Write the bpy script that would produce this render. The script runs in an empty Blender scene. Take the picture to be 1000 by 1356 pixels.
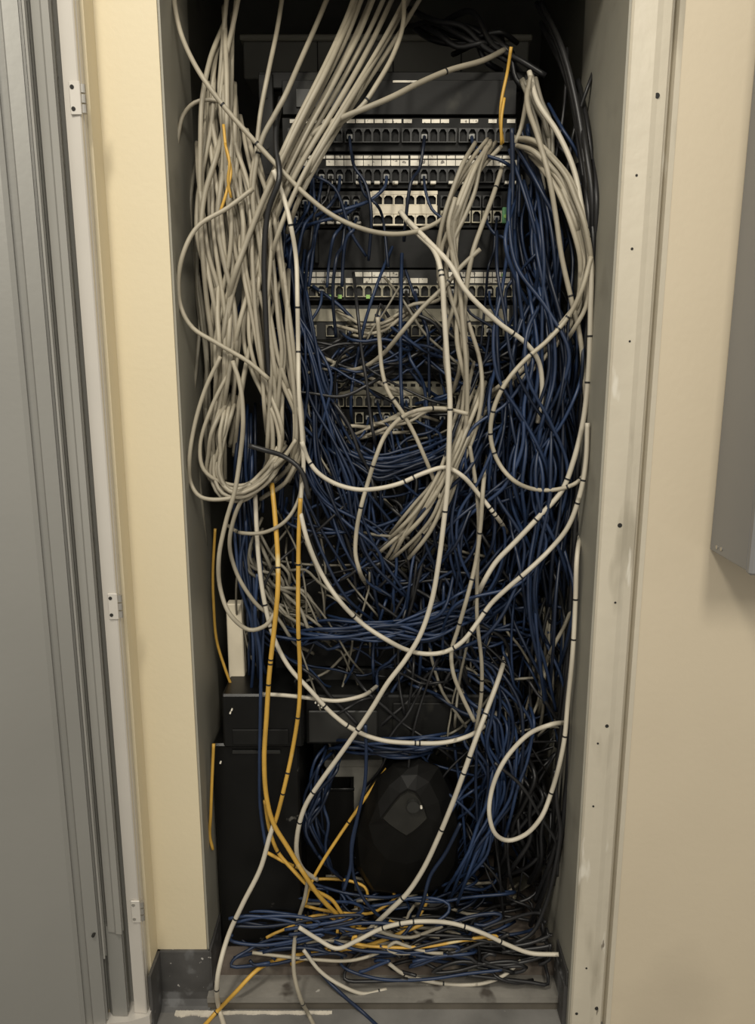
import bpy, math, random
import numpy as np
from mathutils import Vector, Matrix

# ------------------------------------------------------------------ camera, world, lights, exposure
SC = bpy.context.scene
COL = SC.collection
F = 1000.0                      # focal length in pixels of the 1000 x 1356 frame
PITCH = math.radians(11.7)
CAM = np.array([0.0, -1.35, 1.335])

cam_data = bpy.data.cameras.new('camera')
cam = bpy.data.objects.new('camera', cam_data)
COL.objects.link(cam)
cam.location = CAM
cam.rotation_euler = (math.pi / 2 - PITCH, 0, 0)
cam_data.sensor_fit = 'VERTICAL'
cam_data.sensor_height = 36.0
cam_data.lens = F / 1356.0 * 36.0
cam_data.clip_start = 0.02
SC.camera = cam

world = bpy.data.worlds.new('world')
SC.world = world
world.use_nodes = True
bg = world.node_tree.nodes['Background']
bg.inputs[0].default_value = (1.0, 0.95, 0.86, 1)
bg.inputs[1].default_value = 0.54


def area(name, loc, target, sx, sy, power, color):
    l = bpy.data.lights.new(name, 'AREA')
    l.shape = 'RECTANGLE'
    l.size, l.size_y = sx, sy
    l.energy = power
    l.color = color
    o = bpy.data.objects.new(name, l)
    COL.objects.link(o)
    o.location = loc
    d = Vector(target) - Vector(loc)
    o.rotation_euler = d.to_track_quat('-Z', 'Y').to_euler()
    return o


area('ceiling_light_main', (-0.60, -1.45, 3.05), (-0.3, -0.9, 0), 0.25, 0.6, 34, (1.0, 0.94, 0.82))
area('ceiling_light_side', (0.60, -2.9, 3.05), (0.4, -0.9, 0), 0.35, 1.0, 48, (1.0, 0.94, 0.82))

SC.view_settings.view_transform = 'Standard'
SC.view_settings.look = 'None'
SC.view_settings.gamma = 1.0
SC.view_settings.use_curve_mapping = False
SC.view_settings.exposure = 0.0

R = random.Random(7)

# ------------------------------------------------------------------ projection helpers
CP, SP = math.cos(PITCH), math.sin(PITCH)


def ray(px, py):
    u = (px - 500.0) / F
    v = -(py - 678.0) / F
    return np.array([u, CP + v * SP, -SP + v * CP])


def P(px, py, Y=0.0):
    """world point on the vertical plane at depth Y seen at pixel px, py"""
    d = ray(px, py)
    return CAM + d * ((Y - CAM[1]) / d[1])


def G(px, py, z=0.0):
    """world point on the horizontal plane at height z seen at pixel px, py"""
    d = ray(px, py)
    return CAM + d * ((z - CAM[2]) / d[2])


def ZY(py, Y):
    return float(P(500, py, Y)[2])


def XY(px, py, Y):
    return float(P(px, py, Y)[0])


# ------------------------------------------------------------------ materials
MATS = {}


def mat(name, rgb, rough=0.5, metallic=0.0, var=0.10, scale=8.0, bump=0.0, bscale=60.0,
        random_var=0.0, spots=None, coat=0.0, spec=0.5, stretch=1.0):
    m = bpy.data.materials.new(name)
    m.use_nodes = True
    nt = m.node_tree
    N, L = nt.nodes, nt.links
    b = N['Principled BSDF']
    b.inputs['Roughness'].default_value = rough
    b.inputs['Metallic'].default_value = metallic
    b.inputs['Specular IOR Level'].default_value = spec
    if coat:
        b.inputs['Coat Weight'].default_value = coat
    tc = N.new('ShaderNodeTexCoord')
    vec = tc.outputs['Object']
    if stretch != 1.0:
        mp = N.new('ShaderNodeMapping')
        mp.inputs['Scale'].default_value = (1, 1, stretch)
        L.new(vec, mp.inputs['Vector'])
        vec = mp.outputs['Vector']
    nz = N.new('ShaderNodeTexNoise')
    nz.inputs['Scale'].default_value = scale
    nz.inputs['Detail'].default_value = 5
    L.new(vec, nz.inputs['Vector'])
    mr = N.new('ShaderNodeMapRange')
    mr.inputs['From Min'].default_value = 0.3
    mr.inputs['From Max'].default_value = 0.7
    mr.inputs['To Min'].default_value = 1.0 - var
    mr.inputs['To Max'].default_value = 1.0 + var
    L.new(nz.outputs['Fac'], mr.inputs['Value'])
    val = mr.outputs['Result']
    if random_var:
        oi = N.new('ShaderNodeObjectInfo')
        m2 = N.new('ShaderNodeMapRange')
        m2.inputs['To Min'].default_value = 1.0 - random_var
        m2.inputs['To Max'].default_value = 1.0 + random_var
        L.new(oi.outputs['Random'], m2.inputs['Value'])
        mu = N.new('ShaderNodeMath')
        mu.operation = 'MULTIPLY'
        L.new(val, mu.inputs[0])
        L.new(m2.outputs['Result'], mu.inputs[1])
        val = mu.outputs[0]
    mx = N.new('ShaderNodeMix')
    mx.data_type = 'RGBA'
    mx.blend_type = 'MULTIPLY'
    mx.inputs['Factor'].default_value = 1.0
    mx.inputs[6].default_value = (*rgb, 1)
    cmb = N.new('ShaderNodeCombineColor')
    for i in range(3):
        L.new(val, cmb.inputs[i])
    L.new(cmb.outputs[0], mx.inputs[7])
    out = mx.outputs[2]
    for (srgb, sscale, thr, soft) in (spots or []):
        n2 = N.new('ShaderNodeTexNoise')
        n2.inputs['Scale'].default_value = sscale
        n2.inputs['Detail'].default_value = 3
        L.new(vec, n2.inputs['Vector'])
        m3 = N.new('ShaderNodeMapRange')
        m3.inputs['From Min'].default_value = thr
        m3.inputs['From Max'].default_value = thr + soft
        L.new(n2.outputs['Fac'], m3.inputs['Value'])
        m4 = N.new('ShaderNodeMix')
        m4.data_type = 'RGBA'
        L.new(m3.outputs['Result'], m4.inputs['Factor'])
        L.new(out, m4.inputs[6])
        m4.inputs[7].default_value = (*srgb, 1)
        out = m4.outputs[2]
    L.new(out, b.inputs['Base Color'])
    if bump:
        n3 = N.new('ShaderNodeTexNoise')
        n3.inputs['Scale'].default_value = bscale
        n3.inputs['Detail'].default_value = 4
        L.new(tc.outputs['Object'], n3.inputs['Vector'])
        bp = N.new('ShaderNodeBump')
        bp.inputs['Strength'].default_value = bump
        bp.inputs['Distance'].default_value = 0.004
        L.new(n3.outputs['Fac'], bp.inputs['Height'])
        L.new(bp.outputs['Normal'], b.inputs['Normal'])
    MATS[name] = m
    return m


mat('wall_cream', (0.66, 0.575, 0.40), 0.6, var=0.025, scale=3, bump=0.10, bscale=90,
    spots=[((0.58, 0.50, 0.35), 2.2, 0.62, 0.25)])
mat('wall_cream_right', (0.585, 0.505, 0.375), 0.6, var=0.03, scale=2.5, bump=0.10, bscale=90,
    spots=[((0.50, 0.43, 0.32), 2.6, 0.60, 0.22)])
mat('trim_paint', (0.55, 0.50, 0.40), 0.42, var=0.08, scale=9, bump=0.3, bscale=30, stretch=0.22,
    spots=[((0.40, 0.36, 0.28), 16, 0.56, 0.10), ((0.66, 0.62, 0.53), 30, 0.66, 0.05), ((0.22, 0.19, 0.15), 60, 0.735, 0.03)])  # stretched streaks: paint drips plus vertical highlights painted into the colour
mat('jamb_grey', (0.30, 0.285, 0.235), 0.5, var=0.12, scale=5, bump=0.15, bscale=25,
    spots=[((0.17, 0.16, 0.13), 6, 0.60, 0.2)])
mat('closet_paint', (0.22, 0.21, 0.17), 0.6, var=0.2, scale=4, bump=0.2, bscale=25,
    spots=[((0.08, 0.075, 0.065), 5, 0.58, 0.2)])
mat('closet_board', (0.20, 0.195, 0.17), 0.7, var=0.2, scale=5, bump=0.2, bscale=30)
mat('vinyl_base', (0.060, 0.058, 0.056), 0.5, var=0.3, scale=14, bump=0.2, bscale=40,
    spots=[((0.12, 0.12, 0.12), 22, 0.58, 0.1), ((0.45, 0.43, 0.40), 75, 0.69, 0.03)])
mat('floor_grey', (0.16, 0.155, 0.145), 0.55, var=0.25, scale=9, bump=0.2, bscale=50,
    spots=[((0.34, 0.32, 0.29), 40, 0.70, 0.05)])
mat('sill_concrete', (0.20, 0.188, 0.165), 0.65, var=0.25, scale=12, bump=0.35, bscale=45,
    spots=[((0.07, 0.06, 0.05), 14, 0.64, 0.08), ((0.42, 0.40, 0.36), 45, 0.72, 0.03)])
mat('closet_floor', (0.13, 0.105, 0.085), 0.75, var=0.3, scale=14, bump=0.4, bscale=60,
    spots=[((0.24, 0.21, 0.17), 10, 0.60, 0.1), ((0.045, 0.038, 0.03), 9, 0.58, 0.1)])
mat('riser_dark', (0.095, 0.083, 0.066), 0.7, var=0.25, scale=10, bump=0.3, bscale=40)
mat('caulk', (0.62, 0.57, 0.48), 0.7, var=0.15, scale=40, bump=0.5, bscale=90)
mat('door_grey', (0.33, 0.322, 0.295), 0.38, metallic=0.25, var=0.05, scale=3, bump=0.05, bscale=70)
mat('door_panel', (0.27, 0.265, 0.245), 0.42, metallic=0.2, var=0.06, scale=2, bump=0.06, bscale=80)
mat('door_flange', (0.62, 0.585, 0.53), 0.33, metallic=0.25, var=0.05, scale=4, bump=0.04, bscale=60)
mat('steel', (0.50, 0.48, 0.44), 0.35, metallic=0.8, var=0.1, scale=30)
mat('dark_hole', (0.015, 0.014, 0.012), 0.8)
mat('box_grey', (0.235, 0.235, 0.235), 0.42, metallic=0.15, var=0.04, scale=4, bump=0.05, bscale=60)
mat('rack_black', (0.0055, 0.0055, 0.005), 0.6, var=0.3, scale=20, bump=0.1, bscale=60, spec=0.3,
    spots=[((0.028, 0.027, 0.022), 16, 0.62, 0.15)])
mat('rack_dark_grey', (0.022, 0.022, 0.020), 0.5, var=0.2, scale=18)
mat('port_black', (0.010, 0.010, 0.010), 0.5)
mat('port_dark', (0.020, 0.020, 0.019), 0.45, var=0.2)
mat('port_pale', (0.42, 0.385, 0.28), 0.5, var=0.25, scale=60)
mat('label_white', (0.80, 0.75, 0.64), 0.6, var=0.12, scale=50,
    spots=[((0.20, 0.18, 0.15), 120, 0.62, 0.06)])
mat('module_ivory', (0.78, 0.70, 0.54), 0.45, var=0.06, scale=20)
mat('metal_beige', (0.40, 0.37, 0.28), 0.45, metallic=0.3, var=0.25, scale=25)
mat('green_led', (0.35, 0.60, 0.16), 0.4, var=0.1)
mat('circuit_green', (0.10, 0.26, 0.12), 0.5, var=0.3, scale=40)
mat('paper', (0.36, 0.345, 0.30), 0.8, var=0.12, scale=30, bump=0.2)
mat('dusty_plastic', (0.30, 0.28, 0.22), 0.6, var=0.3, scale=40)
mat('black_plastic', (0.005, 0.005, 0.0048), 0.33, var=0.3, scale=12, bump=0.12, bscale=18,
    spots=[((0.10, 0.095, 0.085), 30, 0.70, 0.05)], spec=0.3)
mat('black_matte', (0.005, 0.0048, 0.0042), 0.5, spec=0.25, var=0.3, scale=10, bump=0.25, bscale=14)
mat('grey_plate', (0.016, 0.0155, 0.013), 0.45, var=0.3, scale=30)
mat('cable_white', (0.33, 0.295, 0.225), 0.5, var=0.10, scale=30, random_var=0.16,
    spots=[((0.25, 0.22, 0.17), 26, 0.68, 0.08)])
mat('cable_bright', (0.52, 0.475, 0.385), 0.45, var=0.06, scale=30, random_var=0.06,
    spots=[((0.30, 0.27, 0.21), 30, 0.70, 0.06)])
mat('cable_grey', (0.22, 0.20, 0.155), 0.5, var=0.15, scale=30, random_var=0.2)  # grey cables, also pale ones whose shade is put into the colour
mat('cable_blue', (0.0095, 0.0205, 0.052), 0.45, var=0.25, scale=25, random_var=0.65)
mat('cable_black', (0.014, 0.014, 0.015), 0.4, var=0.2, scale=25, random_var=0.4)
mat('cable_yellow', (0.56, 0.33, 0.055), 0.45, var=0.12, scale=30, random_var=0.1,
    spots=[((0.62, 0.50, 0.25), 14, 0.62, 0.1)])
mat('plug_clear', (0.40, 0.40, 0.38), 0.25, var=0.1)
mat('band_black', (0.012, 0.012, 0.012), 0.5)


# ------------------------------------------------------------------ object helpers
def link(name, me, parent=None):
    o = bpy.data.objects.new(name, me)
    COL.objects.link(o)
    if parent is not None:
        o.parent = parent
    return o


def tag(o, label=None, cat=None, group=None, kind=None):
    if label:
        o['label'] = label
    if cat:
        o['category'] = cat
    if group:
        o['group'] = group
    if kind:
        o['kind'] = kind
    return o


def empty(name, loc=(0, 0, 0)):
    o = bpy.data.objects.new(name, None)
    COL.objects.link(o)
    o.location = loc
    o.empty_display_size = 0.02
    return o


class MB:
    def __init__(s):
        s.v, s.f = [], []

    def add(s, vs, fs):
        k = len(s.v)
        s.v += [tuple(map(float, p)) for p in vs]
        s.f += [tuple(i + k for i in f) for f in fs]
        return s

    def box(s, a, b, bev=0.0):
        x0, y0, z0 = a
        x1, y1, z1 = b
        if bev <= 0:
            vs = [(x0, y0, z0), (x1, y0, z0), (x1, y1, z0), (x0, y1, z0),
                  (x0, y0, z1), (x1, y0, z1), (x1, y1, z1), (x0, y1, z1)]
            fs = [(0, 3, 2, 1), (4, 5, 6, 7), (0, 1, 5, 4), (1, 2, 6, 5), (2, 3, 7, 6), (3, 0, 4, 7)]
            return s.add(vs, fs)
        c = min(bev, (x1 - x0) * .45, (y1 - y0) * .45, (z1 - z0) * .45)
        vs, idx = [], {}
        for i, (sx, ax) in enumerate(((1, x0), (-1, x1))):
            for j, (sy, ay) in enumerate(((1, y0), (-1, y1))):
                for k, (sz, az) in enumerate(((1, z0), (-1, z1))):
                    for ax_i in range(3):
                        p = [ax + sx * c, ay + sy * c, az + sz * c]
                        p[ax_i] = (ax, ay, az)[ax_i]
                        idx[(i, j, k, ax_i)] = len(vs)
                        vs.append(p)
        fs = []
        I = idx
        for i in (0, 1):
            q = [I[(i, 0, 0, 0)], I[(i, 1, 0, 0)], I[(i, 1, 1, 0)], I[(i, 0, 1, 0)]]
            fs.append(q if i else q[::-1])
            q = [I[(0, i, 0, 1)], I[(0, i, 1, 1)], I[(1, i, 1, 1)], I[(1, i, 0, 1)]]
            fs.append(q if i else q[::-1])
            q = [I[(0, 0, i, 2)], I[(1, 0, i, 2)], I[(1, 1, i, 2)], I[(0, 1, i, 2)]]
            fs.append(q if i else q[::-1])
        for i in (0, 1):
            for j in (0, 1):
                e = [I[(i, j, 0, 0)], I[(i, j, 1, 0)], I[(i, j, 1, 1)], I[(i, j, 0, 1)]]
                fs.append(e if (i + j) % 2 == 1 else e[::-1])
                e = [I[(i, 0, j, 0)], I[(i, 0, j, 2)], I[(i, 1, j, 2)], I[(i, 1, j, 0)]]
                fs.append(e if (i + j) % 2 == 1 else e[::-1])
                e = [I[(0, i, j, 1)], I[(1, i, j, 1)], I[(1, i, j, 2)], I[(0, i, j, 2)]]
                fs.append(e if (i + j) % 2 == 1 else e[::-1])
                for k in (0, 1):
                    t = [I[(i, j, k, 0)], I[(i, j, k, 1)], I[(i, j, k, 2)]]
                    fs.append(t if (i + j + k) % 2 == 0 else t[::-1])
        return s.add(vs, fs)

    def prism_z(s, poly, z0, z1):
        n = len(poly)
        a = sum(poly[i][0] * poly[(i + 1) % n][1] - poly[(i + 1) % n][0] * poly[i][1] for i in range(n))
        if a < 0:
            poly = poly[::-1]
        vs = [(x, y, z0) for x, y in poly] + [(x, y, z1) for x, y in poly]
        fs = [tuple(range(n))[::-1], tuple(range(n, 2 * n))]
        fs += [(i, (i + 1) % n, n + (i + 1) % n, n + i) for i in range(n)]
        return s.add(vs, fs)

    def cyl_y(s, x, z, r, y0, y1, n=12):
        vs, fs = [], []
        for y in (y0, y1):
            for i in range(n):
                a = 2 * math.pi * i / n
                vs.append((x + r * math.cos(a), y, z + r * math.sin(a)))
        fs = [tuple(range(n)), tuple(range(n, 2 * n))[::-1]]
        fs += [(i, n + i, n + (i + 1) % n, (i + 1) % n) for i in range(n)]
        return s.add(vs, fs)

    def mesh(s, name, m, smooth=False):
        me = bpy.data.meshes.new(name)
        me.from_pydata(s.v, [], s.f)
        if m:
            me.materials.append(MATS[m])
        if smooth:
            me.polygons.foreach_set('use_smooth', [True] * len(me.polygons))
        me.update()
        return me

    def build(s, name, m, parent=None, smooth=False):
        return link(name, s.mesh(name, m, smooth), parent)


def rebase(o, p):
    """put the object's origin at p while its mesh stays where it is"""
    o.data.transform(Matrix.Translation(-Vector(p)))
    o.location = p
    return o


# ------------------------------------------------------------------ the setting
XL = XY(232, 471, 0)
YRW = -0.06
XR = XY(806, 471, YRW)
XC = XY(155, 471, 0)
TOP = 1.985
CLOSET_BACK = 0.78
YJ = 0.17
ZN = 0.054

w = MB().prism_z([(-2.2, -0.045), (XC, -0.045), (XC, 0), (XL, 0), (XL, YJ), (-2.2, YJ)], 0, 2.75)
tag(w.build('wall_left', 'wall_cream'), kind='structure')

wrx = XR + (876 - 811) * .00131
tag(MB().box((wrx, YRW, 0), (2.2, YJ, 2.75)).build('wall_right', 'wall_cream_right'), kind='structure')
tag(MB().box((XL, 0, TOP), (wrx, YJ, 2.75)).build('wall_front', 'wall_cream'), kind='structure')

# moulded, painted frame on the right of the opening
xs = [XR + (p - 811) * .00131 for p in (811, 840, 858, 862, 867, 869, 876)]
prof = [(xs[0], YJ), (xs[0], -0.012), (xs[0] + .003, -0.016), (xs[1], -0.016), (xs[1] + .010, -0.0125), (xs[2], -0.010), (xs[2] + .003, -0.006),
        (xs[3], 0.012), (xs[4], 0.012), (xs[5], -0.002), (xs[6], -0.001), (wrx, 0.0), (wrx, YJ - YRW)]
prof[0] = (xs[0], YJ - YRW)
prof = [(x, y + YRW) for x, y in prof]
trim = MB().prism_z(prof, 0, 2.2).build('trim_1', 'trim_paint')
tag(trim, kind='structure')
# holes drilled in the frame, with raised rims
for (hx, hy, hr) in ((870, 127, .0042), (820, 695, .0040), (803, 960, .0034), (838, 496, .0022), (836, 330, .0022),
                     (842, 233, .002), (859, 235, .002), (785, 1066, .002), (790, 1335, .0035), (763, 1340, .003),
                     (776, 1280, .002), (814, 797, .002), (791, 983, .002), (833, 452, .0018)):
    p = P(hx, hy, YRW - 0.012)
    xw = p[0]
    if xw < xs[1]:
        yf = -0.016
    elif xw < xs[2]:
        yf = -0.0132
    else:
        yf = -0.004
    h = MB().cyl_y(xw, p[2], hr, YRW + yf - 0.0006, YRW + yf + 0.004, 12).build('screw_hole', 'dark_hole', trim)

# grey inner lining of the jamb, both sides, and closet walls behind it
rv = MB().box((XR - .004, YRW - 0.010, 0), (XR + .0005, YJ + .03, TOP)).build('trim_2', 'jamb_grey')
tag(rv, kind='structure')
rv = MB().box((XL - .0005, 0.004, 0), (XL + .004, YJ + .03, TOP)).build('trim_3', 'jamb_grey')
tag(rv, kind='structure')
CXL, CXR = XL - 0.035, XR + 0.03
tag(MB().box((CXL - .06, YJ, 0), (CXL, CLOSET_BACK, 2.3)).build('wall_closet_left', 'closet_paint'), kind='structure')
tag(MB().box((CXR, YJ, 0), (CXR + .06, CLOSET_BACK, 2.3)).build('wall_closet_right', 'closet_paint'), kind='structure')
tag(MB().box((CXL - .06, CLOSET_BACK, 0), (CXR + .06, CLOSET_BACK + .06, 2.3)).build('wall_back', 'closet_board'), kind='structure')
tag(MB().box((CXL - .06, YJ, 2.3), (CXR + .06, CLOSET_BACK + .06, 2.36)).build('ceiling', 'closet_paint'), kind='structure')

tag(MB().box((-2.2, -3.2, -0.08), (2.2, 0.3, 0)).build('floor', 'floor_grey'), kind='structure')
tag(MB().box((CXL, 0.036, -0.02), (CXR, CLOSET_BACK, ZN)).build('floor_closet', 'closet_floor'), kind='structure')
# concrete step below the opening: tread with dark riser
stp = MB().prism_z([(XL + .001, 0.036), (XR - .001, 0.036), (XR - .001, -0.022), (XL + .001, -0.022)], 0.020, 0.033).build('trim_4', 'sill_concrete')
tag(stp, kind='structure')
MB().box((XL + .001, -0.018, 0), (XR - .001, 0.036, 0.020)).build('riser', 'riser_dark', stp)
cb = MB()
n = 120
rr = random.Random(3)
a0, a1 = XL - .065, XL + .26
for i in range(n):
    a = a0 + (a1 - a0) * i / n
    b = a0 + (a1 - a0) * (i + 1) / n
    wd_ = (.009 if a < XL + .01 else .004) * (1 + .25 * math.sin(i * .35) + rr.uniform(-.12, .12))
    yy = -0.027 - wd_ if a > XL else -0.026 - wd_
    cb.box((a, yy, 0.0), (b, yy + wd_ + .003, 0.002 + rr.random() * .0008))
cb.build('caulk_bead', 'caulk', stp)

# vinyl cove base on the left pier and its returns
zb = ZY(1257, 0)
bb = MB()
cove = [(-0.004, zb), (-0.005, zb - .003), (-0.005, 0.030), (-0.008, 0.016), (-0.016, 0.006), (-0.026, 0.0), (0.0, 0.0), (0.0, zb)]
nn = len(cove)
vs = [(XC, y, z) for y, z in cove] + [(XL + .006, y, z) for y, z in cove]
fs = [tuple(range(nn)), tuple(range(nn, 2 * nn))[::-1]] + [(i, nn + i, nn + (i + 1) % nn, (i + 1) % nn) for i in range(nn)]
bb.add(vs, fs)
bb.box((XC - .0, -0.07, 0), (XC + .006, 0, zb))
bb.box((XL + .0045, -0.004, 0), (XL + .0095, YJ + .02, zb))
tag(bb.build('baseboard_left', 'vinyl_base'), kind='structure')
bb = MB()
bb.box((XR - .0120, YRW + .001, 0.0), (XR - .0042, -0.020, zb - .035))
bb.box((XR - .0080, YRW + .001, zb - .034), (XR - .0042, 0.03, zb), .002)
bb.box((XR - .0100, -0.019, 0.034), (XR - .0042, 0.03, zb - .035))
tag(bb.build('baseboard_right', 'vinyl_base'), kind='structure')

# ------------------------------------------------------------------ the open steel door at the left
door = empty('door_1', (XY(118, 400, -0.08), -0.08, 0.0))
tag(door, 'grey steel closet door standing open at the left edge', kind='structure')


def dchild(mb, name, m, par=None):
    o = mb.build(name, m, door)
    o.data.transform(Matrix.Translation(-door.location))
    return o


def strip(pts, th, z0, z1):
    a = list(pts)
    b = [(x, y + th) for x, y in pts][::-1]
    return MB().prism_z(a + b, z0, z1)


q = lambda px, Y: XY(px, 400, Y)
ZD0, ZD1 = 0.050, 2.15
dchild(strip([(q(106, -.075), -.075), (q(124, -.078), -.078), (q(126, -.076), -.076), (q(129.5, -.060), -.060)], .012, ZD0, ZD1), 'hinge_stile', 'door_flange')
dchild(strip([(q(94, -.048), -.048), (q(109, -.048), -.048)], .008, ZD0, ZD1), 'groove_plate', 'door_grey')
zc0 = ZY(1236, -.09)
dchild(strip([(q(72, -.075), -.075), (q(73.5, -.086), -.086), (q(84, -.088), -.088), (q(86, -.092), -.092), (q(95, -.093), -.093), (q(97.5, -.062), -.062)], .010, zc0, ZD1), 'stile_channel', 'door_grey')
dchild(strip([(q(61, -.075), -.075), (q(62.5, -.098), -.098), (q(65.5, -.098), -.098), (q(67, -.075), -.075)], .008, zc0 - .05, ZD1), 'stile_bead', 'door_grey')
dchild(strip([(q(58, -.068), -.068), (q(76, -.068), -.068)], .008, ZD0, ZD1), 'recess_plate', 'door_grey')
dchild(strip([(q(66, -.074), -.074), (q(70, -.083), -.083), (q(94, -.084), -.084), (q(98, -.06), -.06)], .010, ZD0, zc0 + .01), 'corner_plate', 'door_panel')
pan = [(q(59.5, -.080), -.080), (q(57.5, -.104), -.104), (q(37.5, -.114), -.114), (q(36, -.109), -.109),
       (q(26, -.115), -.115), (q(24.5, -.123), -.123), (q(17, -.128), -.128)]
x_, y_ = pan[-1]
pan.append((x_ - .50, y_ - .20))
dchild(strip(pan, .012, ZD0, ZD1), 'panel', 'door_panel')
dchild(strip([(q(129.5, -.082), -.082), (q(95, -.096), -.096), (q(62, -.100), -.100), (q(57.5, -.118), -.118), (q(16, -.140), -.140), (x_ - .50, y_ - .225)], .05, .022, .049), 'bottom_rail', 'door_flange')
for hy in (130, 803, 1207):
    p = P({130: 116, 803: 160, 1207: 184}[hy], hy, -.079)
    x0 = q(113, -.079)
    hg = dchild(MB().box((x0, -.0805, p[2] - .024), (x0 + .017, -.0775, p[2] + .024), .001), 'hinge_leaf', 'door_flange')
    kn = MB()
    for k in range(3):
        z0 = p[2] - .021 + k * .0145
        pts = 10
        vs = [(x0 + .020 + .0042 * math.cos(2 * math.pi * i / pts), -.076 + .0042 * math.sin(2 * math.pi * i / pts), z) for z in (z0, z0 + .012) for i in range(pts)]
        fs = [tuple(range(pts))[::-1], tuple(range(pts, 2 * pts))] + [(i, (i + 1) % pts, pts + (i + 1) % pts, pts + i) for i in range(pts)]
        kn.add(vs, fs)
    o = kn.build('knuckle', 'steel', hg)
    o.data.transform(Matrix.Translation(-door.location))
    for dz in (.0155, -.0155):
        o = MB().cyl_y(x0 + .005, p[2] + dz, .0032, -.0815, -.079, 10).build('screw', 'steel' if hy > 1000 else 'dark_hole', hg)
        o.data.transform(Matrix.Translation(-door.location))
o = dchild(MB().cyl_y(q(50, -.11), ZY(1238, -.11), .003, -.1135, -.10, 10), 'bolt_hole', 'dark_hole')

# ------------------------------------------------------------------ grey wall box at the right
bx0 = XY(940, 728, YRW)
bz0 = ZY(728, YRW)
box = empty('electrical_box', (bx0 + .22, YRW, bz0))
tag(box, 'grey metal electrical box mounted on the cream wall at the right edge', 'box')


def bchild(mb, name, m, par=box):
    o = mb.build(name, m, par)
    o.data.transform(Matrix.Translation(Vector((0, YRW, 0)) - box.location))
    return o


bchild(MB().box((bx0, -.135, bz0), (bx0 + .45, 0, bz0 + .95), .002), 'body', 'box_grey')
bchild(MB().box((bx0 - .003, -.152, bz0 - .003), (bx0 + .453, -.1365, bz0 + .953), .004), 'cover', 'box_grey')
for (yy, zz) in ((-.028, .012), (-.045, .013)):
    vs = []
    m = MB()
    pts = 10
    vs = [(bx0 + xx, yy + .0035 * math.cos(2 * math.pi * i / pts), bz0 + zz + .0035 * math.sin(2 * math.pi * i / pts)) for xx in (.001, -.0015) for i in range(pts)]
    fs = [tuple(range(pts)), tuple(range(pts, 2 * pts))[::-1]] + [(i, pts + i, pts + (i + 1) % pts, (i + 1) % pts) for i in range(pts)]
    m.add(vs, fs)
    bchild(m, 'screw', 'steel')

# ------------------------------------------------------------------ the rack and its equipment
YF = 0.20                                     # front plane of the rack equipment
rxl, rxr = XY(352, 471, YF), XY(700, 471, YF)
rack = empty('equipment_rack', ((rxl + rxr) / 2, YF, ZN))
tag(rack, 'black open equipment rack standing inside the closet behind the cables', 'rack')


def rel(o, root):
    o.data.transform(Matrix.Translation(-root.location))
    return o


for (a, b) in ((rxl, rxl + .028), (rxr - .028, rxr)):
    ps = rel(MB().box((a, YF + .004, ZN), (b, YF + .034, ZY(96, YF)), .002).build('post', 'rack_black', rack), rack)
    hm = MB().cyl_y(0, 0, .0035, -.0008, .002, 8).mesh('mounting_hole', 'dark_hole')
    k = 0
    z = 0.30
    while z < ZY(100, YF):
        h = link('mounting_hole', hm, ps)
        h.location = Vector(((a + b) / 2, YF + .0035, z)) - rack.location
        z += 0.0445
for z in (ZN + .02, ZY(101, YF)):
    rel(MB().box((rxl, YF + .010, z - .018), (rxr, YF + .030, z + .012), .002).build('crossbar', 'rack_black', rack), rack)

# shared port meshes: an open socket with a rim
def port_mesh(name, w, h, m_rim):
    d, t = 0.010, 0.0016
    W, H = w / 2, h / 2
    mb = MB()
    o = [(-W, 0, -H), (W, 0, -H), (W, 0, H), (-W, 0, H)]
    a, b = W - t, H - t
    i1 = [(-a, 0, -b), (a, 0, -b), (a, 0, b * .45), (a * .45, 0, b), (-a * .45, 0, b), (-a, 0, b * .45)]
    i2 = [(x, d, z) for x, y, z in i1]
    k = [(-W, d, -H), (W, d, -H), (W, d, H), (-W, d, H)]
    vs = o + i1 + i2 + k
    fs = [(0, 1, 5, 4), (1, 2, 6, 5), (2, 7, 6), (2, 3, 8, 7), (3, 9, 8), (3, 0, 4, 9)]
    fs += [(4 + j, 4 + (j + 1) % 6, 10 + (j + 1) % 6, 10 + j) for j in range(6)]
    nb = len(fs)
    fs += [(10, 11, 12, 13, 14, 15)]
    fs += [(0, 16, 17, 1), (1, 17, 18, 2), (2, 18, 19, 3), (3, 19, 16, 0)]
    mb.add(vs, fs)
    me = mb.mesh(name, m_rim)
    me.materials.append(MATS['port_black'])
    for j in range(6, nb + 1):
        me.polygons[j].material_index = 1
    return me


PX = (XY(680, 300, YF) - XY(380, 300, YF)) / 300.0      # metres per photo pixel on the rack front
PORTS = {'dark': port_mesh('port_dark', 11.5 * PX, 17 * PX, 'port_dark'),
         'pale': port_mesh('port_pale', 11.8 * PX, 15 * PX, 'port_pale'),
         'black': port_mesh('port_black', 11.5 * PX, 15 * PX, 'rack_dark_grey'),
         'ivory': port_mesh('port_ivory', 13.8 * PX, 13 * PX, 'module_ivory')}


def unit(name, label, cat, ytop, ybot, body='rack_black', depth=.22, xa=374, xb=684, inset=0.0):
    """a rack unit between two photo rows; its faceplate carries what follows"""
    z1, z0 = ZY(ytop, YF), ZY(ybot, YF)
    ym = (ytop + ybot) / 2
    x0, x1 = XY(xa, ym, YF), XY(xb, ym, YF)
    r = empty(name, ((x0 + x1) / 2, YF, z0))
    tag(r, label, cat)
    rel(MB().box((x0 + .012, YF + .0045, z0 + .001), (x1 - .012, YF + depth, z1 - .001), .002).build('body', body, r), r)
    rel(MB().box((x0, YF - .001 + inset, z0), (x1, YF + .0035, z1), .001).build('faceplate', body, r), r)
    return r


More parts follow.
